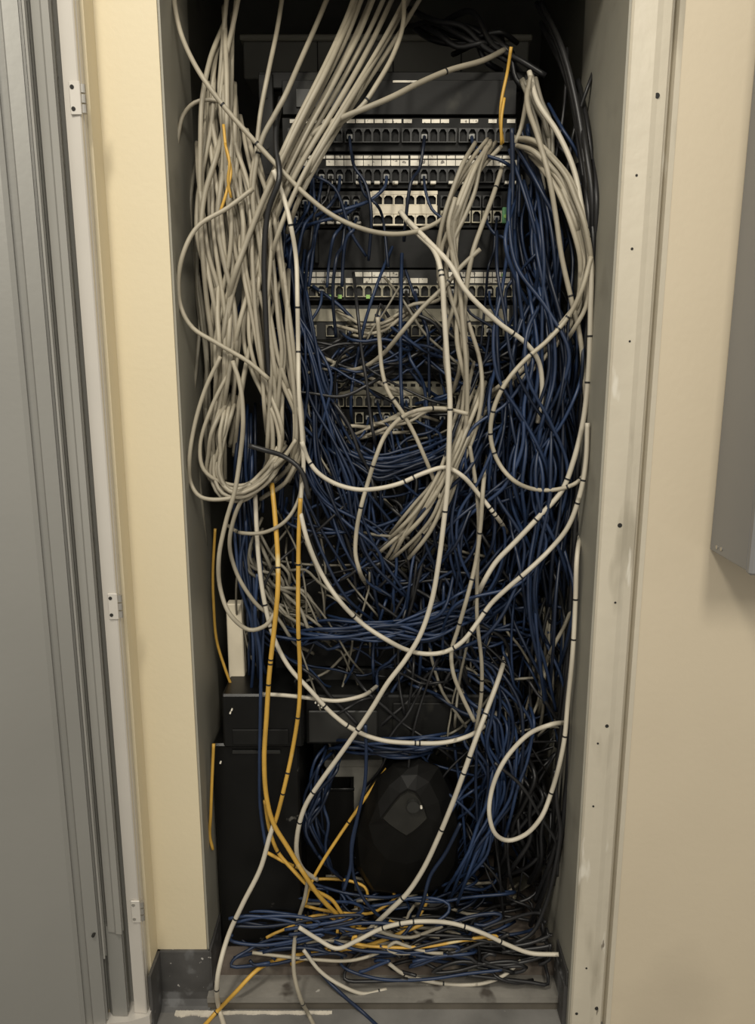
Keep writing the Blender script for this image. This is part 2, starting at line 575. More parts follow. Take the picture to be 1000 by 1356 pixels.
def ports(r, kind, py, x0, pitch, groups, per, gap, skip=0.0, label=None):
    z = ZY(py, YF)
    for g in range(groups):
        for i in range(per):
            px = x0 + g * (per * pitch + gap) + (i + .5) * pitch
            if skip and R.random() < skip:
                continue
            o = link('port', PORTS[kind], r)
            o.location = Vector((XY(px, py, YF), YF - .0095, z)) - r.location


def blocks(r, name, m, py0, py1, x0, pitch, groups, per, gap, fill=.9, prob=1.0, proud=.003):
    for g in range(groups):
        for i in range(per):
            if R.random() > prob:
                continue
            px = x0 + g * (per * pitch + gap) + i * pitch
            xa, xb = XY(px, py0, YF), XY(px + pitch * fill, py0, YF)
            rel(MB().box((xa, YF - proud, ZY(py1, YF)), (xb, YF - .0012, ZY(py0, YF))).build(name, m, r), r)


u = unit('network_switch', 'plain black rack unit at the very top of the rack', 'switch', 106, 152, depth=.30)
rel(MB().box((XY(392, 130, YF), YF - .004, ZY(143, YF)), (XY(470, 130, YF), YF - .0012, ZY(118, YF)), .001).build('blank_plate', 'rack_dark_grey', u), u)
rel(MB().box((XY(520, 130, YF), YF - .003, ZY(110, YF)), (XY(552, 130, YF), YF - .0012, ZY(107, YF)), .0004).build('label_strip', 'label_white', u), u)

u = unit('patch_bay', 'black patch panel with one thin white label row, second from top of the rack', 'patch panel', 156, 201, depth=.05)
blocks(u, 'label_strip', 'label_white', 158.5, 163.5, 384, 12.3, 4, 6, 1.5, .88, .72)
ports(u, 'dark', 181, 382, 12, 4, 6, 3)

u = unit('network_switch', 'black switch with double row of white label blocks above dark ports', 'switch', 204, 250, depth=.24)
blocks(u, 'label_strip', 'label_white', 206.5, 210.5, 396, 12.0, 4, 6, 1.8, .9, .85)
blocks(u, 'label_strip', 'label_white', 212.5, 220, 396, 12.0, 4, 6, 1.8, .93, .95)
ports(u, 'dark', 234, 396, 12, 4, 6, 1.8)
blocks(u, 'contact_strip', 'label_white', 241.5, 245, 398, 12.0, 4, 6, 1.8, .6, .6, proud=.0125)

u = unit('patch_bay', 'patch panel with a bright ivory block of twelve sockets in the middle', 'patch panel', 253, 302, depth=.06)
ports(u, 'black', 268, 384, 13.5, 1, 7, 0)
ports(u, 'black', 289, 384, 13.5, 1, 7, 0)
blocks(u, 'contact_strip', 'label_white', 294.5, 297.5, 386, 12.0, 1, 8, 0, .7, .7, proud=.0125)
xa, xb = XY(493, 276, YF), XY(579, 276, YF)
im = rel(MB().box((xa, YF - .010, ZY(285, YF)), (xb, YF - .0012, ZY(273, YF)), .001).build('ivory_module', 'module_ivory', u), u)
rel(MB().box((xa, YF - .010, ZY(259, YF)), (xb, YF - .0012, ZY(254, YF)), .0006).build('module_edge', 'module_ivory', im), u)
rel(MB().box((xa, YF - .010, ZY(300, YF)), (xb, YF - .0012, ZY(298, YF)), .0006).build('module_edge', 'module_ivory', im), u)
rel(MB().box((xa - .004, YF - .010, ZY(300, YF)), (xa, YF - .0012, ZY(255, YF)), .0006).build('module_edge', 'module_ivory', im), u)
ports(u, 'ivory', 266, 493, 14.2, 1, 6, 0)
ports(u, 'ivory', 292, 493, 14.2, 1, 6, 0)
ports(u, 'black', 268, 582, 13.8, 1, 6, 0)
ports(u, 'pale', 288, 582, 13.8, 1, 6, 0)
rel(MB().box((XY(664, 286, YF), YF - .013, ZY(297, YF)), (XY(671, 286, YF), YF - .0012, ZY(276, YF)), .001).build('green_latch', 'circuit_green', u), u)
rel(MB().cyl_y(XY(668, 290, YF), ZY(288, YF), .0035, YF - .0145, YF - .012, 10).build('indicator', 'green_led', u), u)

u = unit('blank_panel', 'blank black panel right below the ivory socket block', 'panel', 304, 355, depth=.04)
for k in range(3):
    xx = XY(420 + 90 * k, 330, YF)
    rel(MB().box((xx - .004, YF - .02, ZY(350, YF)), (xx + .004, YF - .001, ZY(309, YF)), .0015).build('cable_guide', 'rack_black', u), u)

u = unit('network_switch', 'switch with pale port frames and two label rows in mid rack', 'switch', 357, 398, depth=.24, body='rack_dark_grey')
blocks(u, 'label_strip', 'label_white', 360.5, 366.5, 384, 11.8, 4, 6, 3, .9, .7)
blocks(u, 'label_strip', 'label_white', 368.5, 375, 384, 11.8, 4, 6, 3, .93, .85)
ports(u, 'pale', 386, 384, 12, 4, 6, 2)
rel(MB().cyl_y(XY(667, 365, YF), ZY(364.5, YF), .0045, YF - .004, YF - .001, 12).build('indicator', 'green_led', u), u)
for px in (448, 436, 485):
    rel(MB().box((XY(px, 392, YF), YF - .013, ZY(396, YF)), (XY(px + 5, 392, YF), YF - .0011, ZY(391, YF))).build('indicator', 'green_led', u), u)

u = unit('patch_bay', 'dusty beige patch panel under the pale-ported switch', 'patch panel', 404, 450, depth=.06, body='rack_dark_grey')
rel(MB().box((XY(384, 414, YF), YF - .004, ZY(426, YF)), (XY(674, 414, YF), YF - .0012, ZY(409, YF)), .001).build('label_strip', 'metal_beige', u), u)
ports(u, 'pale', 438, 384, 12, 4, 6, 2, skip=.25)

u = unit('blank_panel', 'blank black panel in the middle of the rack, crossed by thin blue cables', 'panel', 452, 502, depth=.05)
rel(MB().box((XY(380, 470, YF), YF - .003, ZY(459, YF)), (XY(678, 470, YF), YF - .001, ZY(456, YF)), .0008).build('ridge', 'rack_dark_grey', u), u)
rel(MB().box((XY(380, 490, YF), YF - .003, ZY(497, YF)), (XY(678, 490, YF), YF - .001, ZY(494, YF)), .0008).build('ridge', 'rack_dark_grey', u), u)

u = unit('network_switch', 'pale beige fronted switch with a row of vent holes, below mid rack', 'switch', 504, 538, depth=.24, body='rack_dark_grey')
rel(MB().box((XY(384, 514, YF), YF - .004, ZY(523, YF)), (XY(674, 514, YF), YF - .0012, ZY(505, YF)), .001).build('label_strip', 'metal_beige', u), u)
for k in range(26):
    rel(MB().box((XY(390 + 11 * k, 510, YF), YF - .0046, ZY(512, YF)), (XY(396 + 11 * k, 510, YF), YF - .0038, ZY(508, YF))).build('vent_hole', 'dark_hole', u), u)
ports(u, 'pale', 531, 384, 12, 4, 6, 2, skip=.1)

u = unit('patch_bay', 'lowest patch panel with scattered pale sockets above the blue sag', 'patch panel', 541, 583, depth=.06, body='rack_black')
ports(u, 'pale', 553, 384, 12, 4, 6, 2, skip=.35)
ports(u, 'black', 570, 384, 12, 4, 6, 2, skip=.3)
for k in range(9):
    px = R.uniform(410, 640)
    py = R.uniform(545, 578)
    rel(MB().box((XY(px, py, YF), YF - .012, ZY(py + 3, YF)), (XY(px + 5, py, YF), YF - .0011, ZY(py, YF))).build('indicator', 'green_led' if k % 2 else 'label_white', u), u)

u = unit('blank_panel', 'blank black panel behind the sagging blue cables', 'panel', 586, 640, depth=.05)
u = unit('server', 'black rack server behind the tangle, below the blue cable sag', 'server', 643, 702, depth=.40)
for k in range(12):
    rel(MB().box((XY(395 + 23 * k, 670, YF), YF - .003, ZY(694, YF)), (XY(413 + 23 * k, 670, YF), YF - .001, ZY(652, YF)), .001).build('drive_bay', 'rack_dark_grey', u), u)
u = unit('rack_module', 'black rack module with light grey front plates behind white cables', 'module', 704, 764, depth=.30)
for (xa, xb, ya, yb) in ((466, 540, 706, 758), (546, 592, 712, 760)):
    pl = rel(MB().box((XY(xa, 730, YF), YF - .008, ZY(yb, YF)), (XY(xb, 730, YF), YF - .0012, ZY(ya, YF)), .002).build('front_plate', 'port_pale', u), u)
    rel(MB().cyl_y(XY((xa + xb) / 2 + 8, 735, YF), ZY(738, YF), .010, YF - .012, YF - .0078, 14).build('knob', 'rack_dark_grey', pl), u)
u = unit('power_supply', 'black power unit with brass terminal fins at its left', 'power supply', 767, 832, depth=.30)
for k in range(6):
    zz = ZY(794 + 6 * k, YF)
    rel(MB().box((XY(374, 800, YF), YF - .020, zz - .0012), (XY(405 + (k % 3) * 4, 800, YF), YF - .0012, zz + .0012)).build('fin', 'port_pale', u), u)
u = unit('blank_panel', 'blank black panel above the dusty equipment tray', 'panel', 835, 882, depth=.05)
u = unit('equipment_tray', 'dusty grey tray with loose fittings near the foot of the rack', 'tray', 886, 916, depth=.35, body='rack_dark_grey')
rel(MB().box((XY(378, 905, YF), YF - .05, ZY(916, YF)), (XY(680, 905, YF), YF - .0015, ZY(913, YF)), .001).build('tray_lip', 'rack_dark_grey', u), u)
for k in range(14):
    px = 400 + k * 18 + R.uniform(-5, 5)
    zz = ZY(912, YF)
    s = R.uniform(.004, .009)
    xx = XY(px, 905, YF)
    rel(MB().box((xx, YF - .03 + R.uniform(-.01, .01), zz), (xx + s * 2, YF - .006, zz + s), .001).build('fitting', R.choice(['dusty_plastic', 'port_pale', 'metal_beige']), u), u)

# label and sticker on the right post
rel(MB().box((XY(676, 250, .2), YF + .0005, ZY(300, .2)), (XY(680, 250, .2), YF + .0032, ZY(205, .2))).build('label_strip', 'module_ivory', rack), rack)
rel(MB().cyl_y(XY(686, 236, .2), ZY(236, .2), .010, YF + .001, YF + .0038, 16).build('sticker', 'label_white', rack), rack)

# grey trough above the rack
tz0, tz1 = ZY(104, .42), ZY(54, .42)
tr = empty('cable_trough', (0.02, .5, tz0))
tag(tr, 'dull grey metal cable trough above the rack near the closet ceiling', 'trough')
rel(MB().box((XY(322, 80, .42), .42, tz0), (XY(700, 80, .42), CLOSET_BACK, tz1), .003).build('body', 'closet_board', tr), tr)
rel(MB().box((XY(318, 80, .42), .415, tz1), (XY(704, 80, .42), CLOSET_BACK, tz1 + .012), .003).build('lid', 'jamb_grey', tr), tr)
for px in (420, 520, 610):
    rel(MB().box((XY(px, 80, .42), .4185, tz0 + .004), (XY(px + 1.5, 80, .42), .4195, tz1 - .002)).build('seam', 'dark_hole', tr), tr)

# ------------------------------------------------------------------ dark equipment at the foot of the rack
# battery backup: tall case with a protruding head
ub = empty('battery_backup', (XY(345, 1150, .1), .2, ZN))
tag(ub, 'glossy black battery backup tower at the lower left of the closet', 'battery backup')
zt, zm = ZY(920, .07), ZY(992, .07)
xa, xb = XY(296, 990, .07), XY(402, 990, .07)
rel(MB().box((xa, .07, zm + .003), (xb, .42, zt), .004).build('head', 'black_plastic', ub), ub)
rel(MB().box((XY(284, 1060, .09), .09, ZN), (xb - .012, .42, zm), .004).build('case', 'black_plastic', ub), ub)
rel(MB().box((xa + .014, .0855, zm - .020), (xb - .05, .0905, zm - .012), .001).build('slot_trim', 'rack_dark_grey', ub), ub)
rel(MB().box((xa + .02, .066, zm + .012), (xb - .03, .071, zm + .045), .001).build('control_panel', 'rack_black', ub), ub)
for (px, py) in ((307, 940), (305, 944), (292, 1010)):
    rel(MB().cyl_y(XY(px, py, .066), ZY(py, .066), .0018, .064, .0705, 8).build('indicator', 'label_white', ub), ub)
sv = empty('rack_battery', (XY(500, 950, .12), .2, ZY(985, .12)))
tag(sv, 'flat dark grey rack battery unit beside the black backup tower', 'battery unit')
rel(MB().box((XY(404, 950, .12), .12, ZY(986, .12)), (XY(655, 950, .12), .45, ZY(921, .12)), .004).build('body', 'rack_black', sv), sv)
rel(MB().box((XY(408, 950, .12), .114, ZY(982, .12)), (XY(500, 950, .12), .1195, ZY(940, .12)), .003).build('front_cover', 'rack_dark_grey', sv), sv)
rel(MB().box((XY(520, 950, .12), .115, ZY(978, .12)), (XY(648, 950, .12), .1195, ZY(930, .12)), .003).build('front_cover', 'rack_black', sv), sv)
for k in range(3):
    rel(MB().cyl_y(XY(418 + 4 * k, 930 + k, .12), ZY(930 + 3 * k, .12), .0018, .1165, .121, 8).build('indicator', 'label_white', sv), sv)

# faceted black case with a square plate and a knob
Y0 = .06
outline = [(520, 1004), (556, 998), (584, 1010), (604, 1052), (612, 1104), (606, 1150), (588, 1178), (540, 1190), (492, 1184), (472, 1150), (468, 1104), (480, 1058), (497, 1026)]
plate = [(540, 1046), (550, 1049), (556, 1056), (563, 1070), (567, 1083), (556, 1094), (546, 1102), (538, 1107), (528, 1101), (514, 1091), (505, 1083), (518, 1066), (530, 1052)]
cxp, cyp = 541, 1095


def ring(pts, Y, s=1.0, c=(cxp, cyp)):
    return [P(c[0] + (x - c[0]) * s, c[1] + (y - c[1]) * s, Y) for x, y in pts]


rings = [ring(outline, .30, .80), ring(outline, .22, .98), ring(outline, .16, 1.0), ring(outline, .105, .93),
         ring([((a[0] * .45 + b[0] * .55), (a[1] * .45 + b[1] * .55)) for a, b in zip(outline, plate)], .075, 1.0), ring(plate, .062, 1.04)]
mb = MB()
n = len(outline)
vs = [p for r_ in rings for p in r_]
fs = [tuple(range(n)), tuple(range((len(rings) - 1) * n, len(rings) * n))[::-1]]
for k in range(len(rings) - 1):
    fs += [(k * n + i, k * n + (i + 1) % n, (k + 1) * n + (i + 1) % n, (k + 1) * n + i) for i in range(n)]
# faces run clockwise seen from the front; flip
fs = [f[::-1] for f in fs]
mb.add(vs, fs)
bc = empty('black_case', (XY(541, 1180, .16), .16, ZN))
tag(bc, 'faceted black plastic case with a square plate and round knob, low in the closet', 'case')
o = rel(mb.build('shell', 'black_matte', bc), bc)
pr = ring(plate, .0615, .98) + ring(plate, .056, .93)
mb = MB().add(pr, [tuple(range(n, 2 * n))] + [(i, n + i, n + (i + 1) % n, (i + 1) % n)[::-1] for i in range(n)])
pl = rel(mb.build('square_plate', 'grey_plate', bc), bc)
kp = P(547, 1066, .055)
rel(MB().cyl_y(kp[0], kp[2], .013, .046, .057, 18).build('knob', 'rack_dark_grey', pl), bc)
rel(MB().cyl_y(XY(558, 1070, .05), ZY(1070, .05), .0025, .050, .058, 8).build('indicator', 'label_white', pl), bc)
rel(MB().box((XY(490, 1185, .2), .13, ZN), (XY(600, 1185, .2), .26, ZY(1170, .2)), .006).build('foot', 'black_matte', bc), bc)

gb = empty('grey_carton', (XY(462, 1045, .28), .28, ZN))
tag(gb, 'pale grey carton half hidden behind the faceted black case', 'carton')
rel(MB().box((XY(432, 1045, .26), .26, ZN), (XY(505, 1045, .26), .40, ZY(1008, .26)), .003).build('body', 'paper', gb), gb)
rel(MB().box((XY(430, 1045, .26), .257, ZY(1015, .26)), (XY(507, 1045, .26), .403, ZY(1006, .26)), .002).build('lid', 'paper', gb), gb)
# open black box added as the darkness under the carton
bn = empty('darkness_box', (XY(440, 1080, .22), .22, ZN))
tag(bn, 'open black box added as the darkness in front of the pale grey carton', 'bin')
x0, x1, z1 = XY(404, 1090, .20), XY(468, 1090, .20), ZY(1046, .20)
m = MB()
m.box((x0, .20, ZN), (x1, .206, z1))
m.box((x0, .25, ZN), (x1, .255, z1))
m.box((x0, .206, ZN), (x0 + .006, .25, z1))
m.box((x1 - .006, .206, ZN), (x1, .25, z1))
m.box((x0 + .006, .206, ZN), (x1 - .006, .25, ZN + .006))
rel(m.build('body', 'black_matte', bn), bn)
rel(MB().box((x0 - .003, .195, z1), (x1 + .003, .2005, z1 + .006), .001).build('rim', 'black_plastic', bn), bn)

# cream board leaning against the closet's left side
z0, z1 = ZY(918, .16), ZY(800, .16)
bd = MB().box((XY(302, 870, .16), .16, ZN), (XY(323, 870, .16), .19, z1), .002).build('mounting_board', 'module_ivory')
rebase(bd, (XY(312, 870, .16), .175, ZN))
tag(bd, 'narrow cream board standing behind the backup tower at the left', 'board')

# loose scraps on the closet floor
def scrap(name, label, cat, px, py, z, L, W, T, rot, m, group=None, tilt=0.1):
    c = G(px, py, z)
    pts = []
    k = 7
    for i in range(k):
        a = 2 * math.pi * i / k
        rr = R.uniform(.75, 1.1)
        pts.append((L * rr * math.cos(a), W * rr * math.sin(a)))
    mb = MB().prism_z(pts, 0, T)
    mb.v = [(x, y, zz + tilt * x + .15 * abs(y)) for x, y, zz in mb.v]
    o = mb.build(name, m)
    o.location = c
    o.rotation_euler = (0, 0, rot)
    tag(o, label, cat, group)
    return o


scrap('paper_scrap', 'whitish green paper scrap under the cables at the right of the closet floor', 'scrap', 588, 1228, .075, .026, .018, .002, .2, 'paper')
scrap('circuit_board', 'small green circuit board among cables on the closet floor', 'circuit board', 606, 1236, .070, .018, .014, .003, .6, 'circuit_green')
scrap('paper_scrap', 'torn grey paper propped beside the black case, left of its foot', 'scrap', 456, 1115, .09, .028, .020, .002, .9, 'paper', tilt=.5)
scrap('plastic_bag', 'crumpled clear plastic scrap at the right corner of the closet floor', 'scrap', 690, 1172, .06, .035, .022, .004, .3, 'dusty_plastic', tilt=.3)
scrap('paper_scrap', 'flat pale paper sheet under cables at the front of the closet floor', 'scrap', 640, 1285, .056, .040, .016, .0015, .1, 'dusty_plastic', tilt=.02)
for k in range(14):
    scrap('cable_offcut', 'small dusty clipping lying on the closet floor among cables', 'clipping',
          R.uniform(400, 690), R.uniform(1165, 1245), .060, R.uniform(.006, .012), R.uniform(.004, .007), .004, R.uniform(0, 3),
          R.choice(['dusty_plastic', 'port_pale', 'module_ivory', 'metal_beige']), 'dusty clippings on the closet floor', tilt=.05)

# ------------------------------------------------------------------ cables
def spline(ctrl, step=0.010):
    """Catmull-Rom (centripetal) through the points, about evenly resampled"""
    C = np.array(ctrl, float)
    C = np.vstack([2 * C[0] - C[1], C, 2 * C[-1] - C[-2]])
    out = []
    for i in range(1, len(C) - 2):
        p0, p1, p2, p3 = C[i - 1:i + 3]
        d = np.linalg.norm(p2 - p1)
        k = max(2, int(d / step))
        t0 = 0.0
        t1 = t0 + max(1e-4, np.linalg.norm(p1 - p0)) ** .5
        t2 = t1 + max(1e-4, d) ** .5
        t3 = t2 + max(1e-4, np.linalg.norm(p3 - p2)) ** .5
        t = np.linspace(t1, t2, k, endpoint=False)[:, None]
        a1 = (t1 - t) / (t1 - t0) * p0 + (t - t0) / (t1 - t0) * p1
        a2 = (t2 - t) / (t2 - t1) * p1 + (t - t1) / (t2 - t1) * p2
        a3 = (t3 - t) / (t3 - t2) * p2 + (t - t2) / (t3 - t2) * p3
        b1 = (t2 - t) / (t2 - t0) * a1 + (t - t0) / (t2 - t0) * a2
        b2 = (t3 - t) / (t3 - t1) * a2 + (t - t1) / (t3 - t1) * a3
        out.append((t2 - t) / (t2 - t1) * b1 + (t - t1) / (t2 - t1) * b2)
    out.append(C[-2][None, :])
    return np.vstack(out)


def tube_arrays(path, r, sides=6):
    T = np.gradient(path, axis=0)
    T /= np.maximum(np.linalg.norm(T, axis=1), 1e-9)[:, None]
    nrm = np.cross(T[0], [0.31, 0.9, 0.2])
    nrm /= np.linalg.norm(nrm)
    Ns = [nrm]
    for i in range(1, len(path)):
        v = Ns[-1] - T[i] * np.dot(Ns[-1], T[i])
        Ns.append(v / max(1e-9, np.linalg.norm(v)))
    Ns = np.array(Ns)
    Bs = np.cross(T, Ns)
    a = np.arange(sides) * 2 * math.pi / sides
    V = path[:, None, :] + r * (np.cos(a)[None, :, None] * Ns[:, None, :] + np.sin(a)[None, :, None] * Bs[:, None, :])
    V = V.reshape(-1, 3)
    n = len(path)
    i = np.arange(n - 1)[:, None] * sides
    j = np.arange(sides)[None, :]
    j2 = (j + 1) % sides
    Q = np.stack([i + j, i + j2, i + sides + j2, i + sides + j], -1).reshape(-1, 4)
    return V, Q


def tube_mesh(name, path, r, m, sides=6):
    V, Q = tube_arrays(path, r, sides)
    n = len(path)
    me = bpy.data.meshes.new(name)
    fs = Q.tolist() + [list(range(sides))[::-1], list(range((n - 1) * sides, n * sides))]
    me.from_pydata(V.tolist(), [], fs)
    me.polygons.foreach_set('use_smooth', [True] * len(me.polygons))
    me.materials.append(MATS[m])
    return me


PLUG = MB().box((-.0055, -.011, -.004), (.0055, .011, .004), .0012).mesh('plug', 'plug_clear')
BOOT = {}
COUNT = {}


def cable(name, world_pts, r, m, label, group=None, bands=0, plug=False, sides=6, step=.010, cat='cable'):
    path = spline(world_pts, step)
    # the object's origin sits at its lowest point
    base = path[np.argmin(path[:, 2])].copy()
    me = tube_mesh(name, path - base, r, m, sides)
    o = link(name, me)
    o.location = base
    tag(o, label, cat, group)
    if bands:
        n = len(path)
        for k in range(bands):
            i = int(n * R.uniform(.05, .93))
            i = min(max(i, 1), n - 3)
            ctr = path[i]
            t = path[i + 1] - path[i]
            t /= np.linalg.norm(t)
            seg = np.array([ctr - t * .0016, ctr + t * .0016]) - base
            V, Q = tube_arrays(seg, r * 1.12, 8)
            mb = MB().add(V.tolist(), Q.tolist() + [list(range(8))[::-1], list(range(8, 16))])
            mb.build('marker_band', 'band_black', o)
    if plug:
        p = link('plug', PLUG, o)
        t = path[1] - path[0]
        p.location = path[0] - base - t / np.linalg.norm(t) * .006
        p.rotation_euler = Vector(t).to_track_quat('Y', 'Z').to_euler()
    return o


def W(pts, Y, zg=None):
    """pixels -> world; Y a number, or a list of (fraction, depth) pairs; a point may carry its own depth"""
    out = []
    n = len(pts)
    for i, p in enumerate(pts):
        f = i / max(1, n - 1)
        if len(p) == 3 and p[2] == 'g':
            out.append(G(p[0], p[1], zg if zg else 0.005))
            continue
        if len(p) == 3:
            y = p[2]
        elif isinstance(Y, (int, float)):
            y = Y + .008 * math.sin(i * 1.7 + p[0])
        else:
            y = float(np.interp(f, [a for a, b in Y], [b for a, b in Y]))
        q_ = P(p[0], p[1], y)
        out.append(q_)
    return out


def px_r(wpx, Y=0.05):
    return wpx / 2.0 / 1000.0 * (1.32 + Y)


ORD = ['first', 'second', 'third', 'fourth', 'fifth', 'sixth', 'seventh', 'eighth', 'ninth', 'tenth', 'eleventh', 'twelfth', 'thirteenth', 'fourteenth',
       'fifteenth', 'sixteenth', 'seventeenth', 'eighteenth', 'nineteenth', 'twentieth', 'twenty-first', 'twenty-second', 'twenty-third', 'twenty-fourth']
KIND = {'w': ('network_cable', 'cable_white', 7.2), 'b': ('patch_cable', 'cable_blue', 4.8), 'W': ('network_cable', 'cable_bright', 8.0),
        'k': ('power_cable', 'cable_black', 7.0), 'y': ('network_cable', 'cable_yellow', 7.6), 'g': ('network_cable', 'cable_grey', 4.5)}

# --- traced cables, each with a label of its own
TR = []


def T(kind, pts, Y, label, bands=0, w=None):
    nm, m, wd = KIND[kind]
    wd = (w or wd) * .9
    ym = Y if isinstance(Y, (int, float)) else Y[0][1]
    cable(nm, W(pts, Y), px_r(wd, ym), m, label, None, bands, False, 8, .008)


T('w', [(229, -30), (232, 10), (240, 45), (254, 78), (272, 108), (300, 145), (340, 190), (375, 228), (405, 258), (440, 285), (480, 303), (520, 310), (556, 305), (590, 287), (615, 258), (638, 222), (664, 194)],
  [(0, .10), (.25, .03), (.6, .04), (1, .15)], 'long white cable dipping from the top left corner under the ivory sockets', 2, 6.6)
T('w', [(378, -30), (367, 40), (355, 98), (345, 150), (340, 195), (333, 245), (345, 300), (352, 360)], [(0, .2), (.3, .08), (1, .05)], 'thin pale cable rising straight above the left end of the rack', 0, 6.0)
T('w', [(445, -30), (418, 35), (396, 85), (376, 130), (364, 152), (348, 182), (339, 218), (335, 265), (345, 330), (356, 420)], [(0, .2), (.3, .06), (1, .05)], 'single pale cable slanting up from the left bundle, left of the fan', 1, 6.6)
T('w', [(534, -25), (534, 30), (522, 70), (500, 110), (478, 142), (450, 163), (420, 177), (395, 190), (372, 215)], [(0, .2), (.4, .07), (1, .08)], 'pale cable curving down left in front of the topmost rack units', 1, 6.2)
T('w', [(668, 66), (640, 80), (595, 93), (555, 110), (520, 128), (485, 143), (455, 155), (428, 168), (400, 190), (372, 222)], [(0, .2), (.5, .05), (1, .08)], 'white cable sweeping from top centre leftwards below the trough', 1, 7.4)
T('g', [(520, 28), (534, 21), (560, 21), (585, 33), (615, 44), (648, 49)], .405, 'thin grey cable bowing across the trough near the top', 0, 4.2)
T('W', [(362, 225), (376, 262), (385, 298), (392, 340), (394, 400), (395, 460), (396, 520), (400, 575), (402, 620), (399, 655), (397, 690)], .03, 'straight white cable hanging just right of the left bundle', 3, 6.8)
T('y', [(398, 660), (396, 700), (395, 760), (395, 830), (397, 880), (396, 935), (387, 995), (376, 1045), (367, 1080), (361, 1098)], .01, 'right of two yellow cables hanging side by side in the foreground', 6, 7.2)
T('W', [(365, 1085), (358, 1105), (345, 1150), (321, 1198), (302, 1240), (290, 1283, -.055), (287, 1310, -.06), (291, 1338, 'g'), (302, 1375, 'g')], [(0, .01), (1, -.05)], 'white cable trailing out over the step at the lower left', 2, 8.2)
T('y', [(360, 640), (364, 680), (368, 740), (368, 780), (363, 835), (357, 890), (353, 950), (350, 1005), (353, 1055), (362, 1090), (381, 1122), (402, 1156), (424, 1188), (448, 1212), (470, 1228)], [(0, .06), (.2, .0), (.8, .0), (1, .06)], 'left of two yellow cables hanging side by side in the foreground', 4, 7.6)
T('y', [(351, 1060), (357, 1098), (368, 1128), (388, 1152), (412, 1176), (440, 1192), (455, 1212), (478, 1226)], .03, 'short yellow cable curling below the pair of hanging yellow cables', 1, 6.6)
T('y', [(285, 700), (282, 760), (283, 800), (287, 848), (298, 885), (312, 922)], .13, 'yellow cable along the left closet wall above the backup tower', 0, 4.6)
T('y', [(258, 950), (266, 982), (280, 1004)], .12, 'short yellow cable end against the left jamb beside the backup tower', 0, 4.6)
T('y', [(283, 985), (281, 1030), (279, 1080), (278, 1108), (282, 1125)], .05, 'yellow cable hanging down the left side of the backup tower', 0, 5.4)
T('y', [(512, 1018), (490, 1048), (465, 1084), (446, 1112), (428, 1140), (411, 1172), (404, 1198)], [(0, .12), (1, .06)], 'yellow cable slanting down left of the faceted black case', 1, 5.6)
T('y', [(478, 1252), (450, 1258), (420, 1262), (392, 1265), (365, 1272), (340, 1285, -.01), (312, 1314, -.035), (286, 1341, 'g'), (262, 1368, 'g')], .03, 'yellow cable running out over the step at the lower left', 1, 7.0)
T('y', [(677, 62), (672, 95), (664, 135), (663, 165), (666, 190)], .14, 'short yellow cable hanging at the top right of the rack', 0, 4.6)
T('y', [(668, 130), (664, 160), (664, 192)], .13, 'short yellow stub beside the hanging yellow cable at top right', 0, 4.0)
T('y', [(398, 1150), (380, 1143), (365, 1135), (352, 1128)], .04, 'short yellow cable end in front of the backup tower foot', 1, 6.0)
T('y', [(440, 1256), (470, 1256), (505, 1246), (535, 1234), (560, 1224)], .02, 'yellow cable half buried in the floor tangle at front centre', 1, 6.5)

T('y', [(296, 165), (300, 200), (306, 225), (300, 255), (292, 280)], .045, 'yellow strand showing through the upper left pale bundle', 0, 4.2)
T('y', [(298, 190), (304, 215), (302, 240), (306, 262)], .04, 'short yellow strand inside the upper left pale bundle', 0, 4.0)
T('W', [(530, 280), (552, 308), (575, 332), (585, 365), (588, 410), (592, 470), (596, 530), (595, 585), (593, 640), (588, 690), (581, 745), (572, 795), (557, 840), (538, 872), (513, 905), (494, 936), (474, 966), (450, 1000), (424, 1036), (405, 1066), (395, 1098), (393, 1130), (402, 1152), (420, 1165)],
  [(0, .12), (.12, .03), (.6, .0), (.9, .02), (1, .08)], 'longest white cable running down the middle then bending to lower left', 7, 7.4)
T('w', [(408, 1165), (403, 1192), (394, 1222), (389, 1262, -.03), (390, 1292, -.05), (398, 1322, -.06), (410, 1346, 'g'), (424, 1375, 'g')], .02, 'pale cable hanging over the step right of the white trailing one', 1, 7.0)
T('w', [(603, 262), (594, 300), (600, 335), (608, 375), (613, 430), (618, 490), (618, 550), (610, 600), (598, 640), (588, 672), (570, 700)], .05, 'white cable descending through mid rack, second right of centre', 1, 7.0)
T('w', [(596, 300), (600, 345), (608, 390), (624, 438), (636, 480), (638, 525), (628, 575), (608, 625), (592, 668), (560, 706)], .06, 'white cable bowing right of centre in mid rack', 1, 6.6)
T('w', [(665, 222), (652, 262), (637, 302), (626, 335), (618, 380), (615, 425), (618, 480), (613, 540), (600, 600)], [(0, .14), (.3, .05), (1, .06)], 'white cable slanting down from the right end of the ivory panel', 2, 6.8)
T('W', [(540, 292), (566, 318), (596, 350), (617, 385), (660, 427), (697, 455), (713, 478), (718, 515), (712, 560)], [(0, .1), (.3, .02), (1, .07)], 'white cable crossing diagonally down right through mid rack', 1, 7.2)
T('w', [(636, 330), (612, 352), (590, 378), (560, 407), (532, 440), (508, 468), (482, 486), (455, 490), (424, 480)], [(0, .05), (.5, .05), (1, .17)], 'white cable dipping left across mid rack from right of centre', 2, 6.6)
T('w', [(428, 473), (455, 486), (486, 498), (515, 513), (540, 524)], .14, 'short white cable sagging over the vent-holed switch', 0, 6.0)
T('w', [(500, 420), (503, 455), (506, 490), (514, 518), (532, 545), (548, 573), (561, 602), (574, 634), (583, 660)], .04, 'white cable slanting down from mid rack to the centre knot', 2, 6.4)
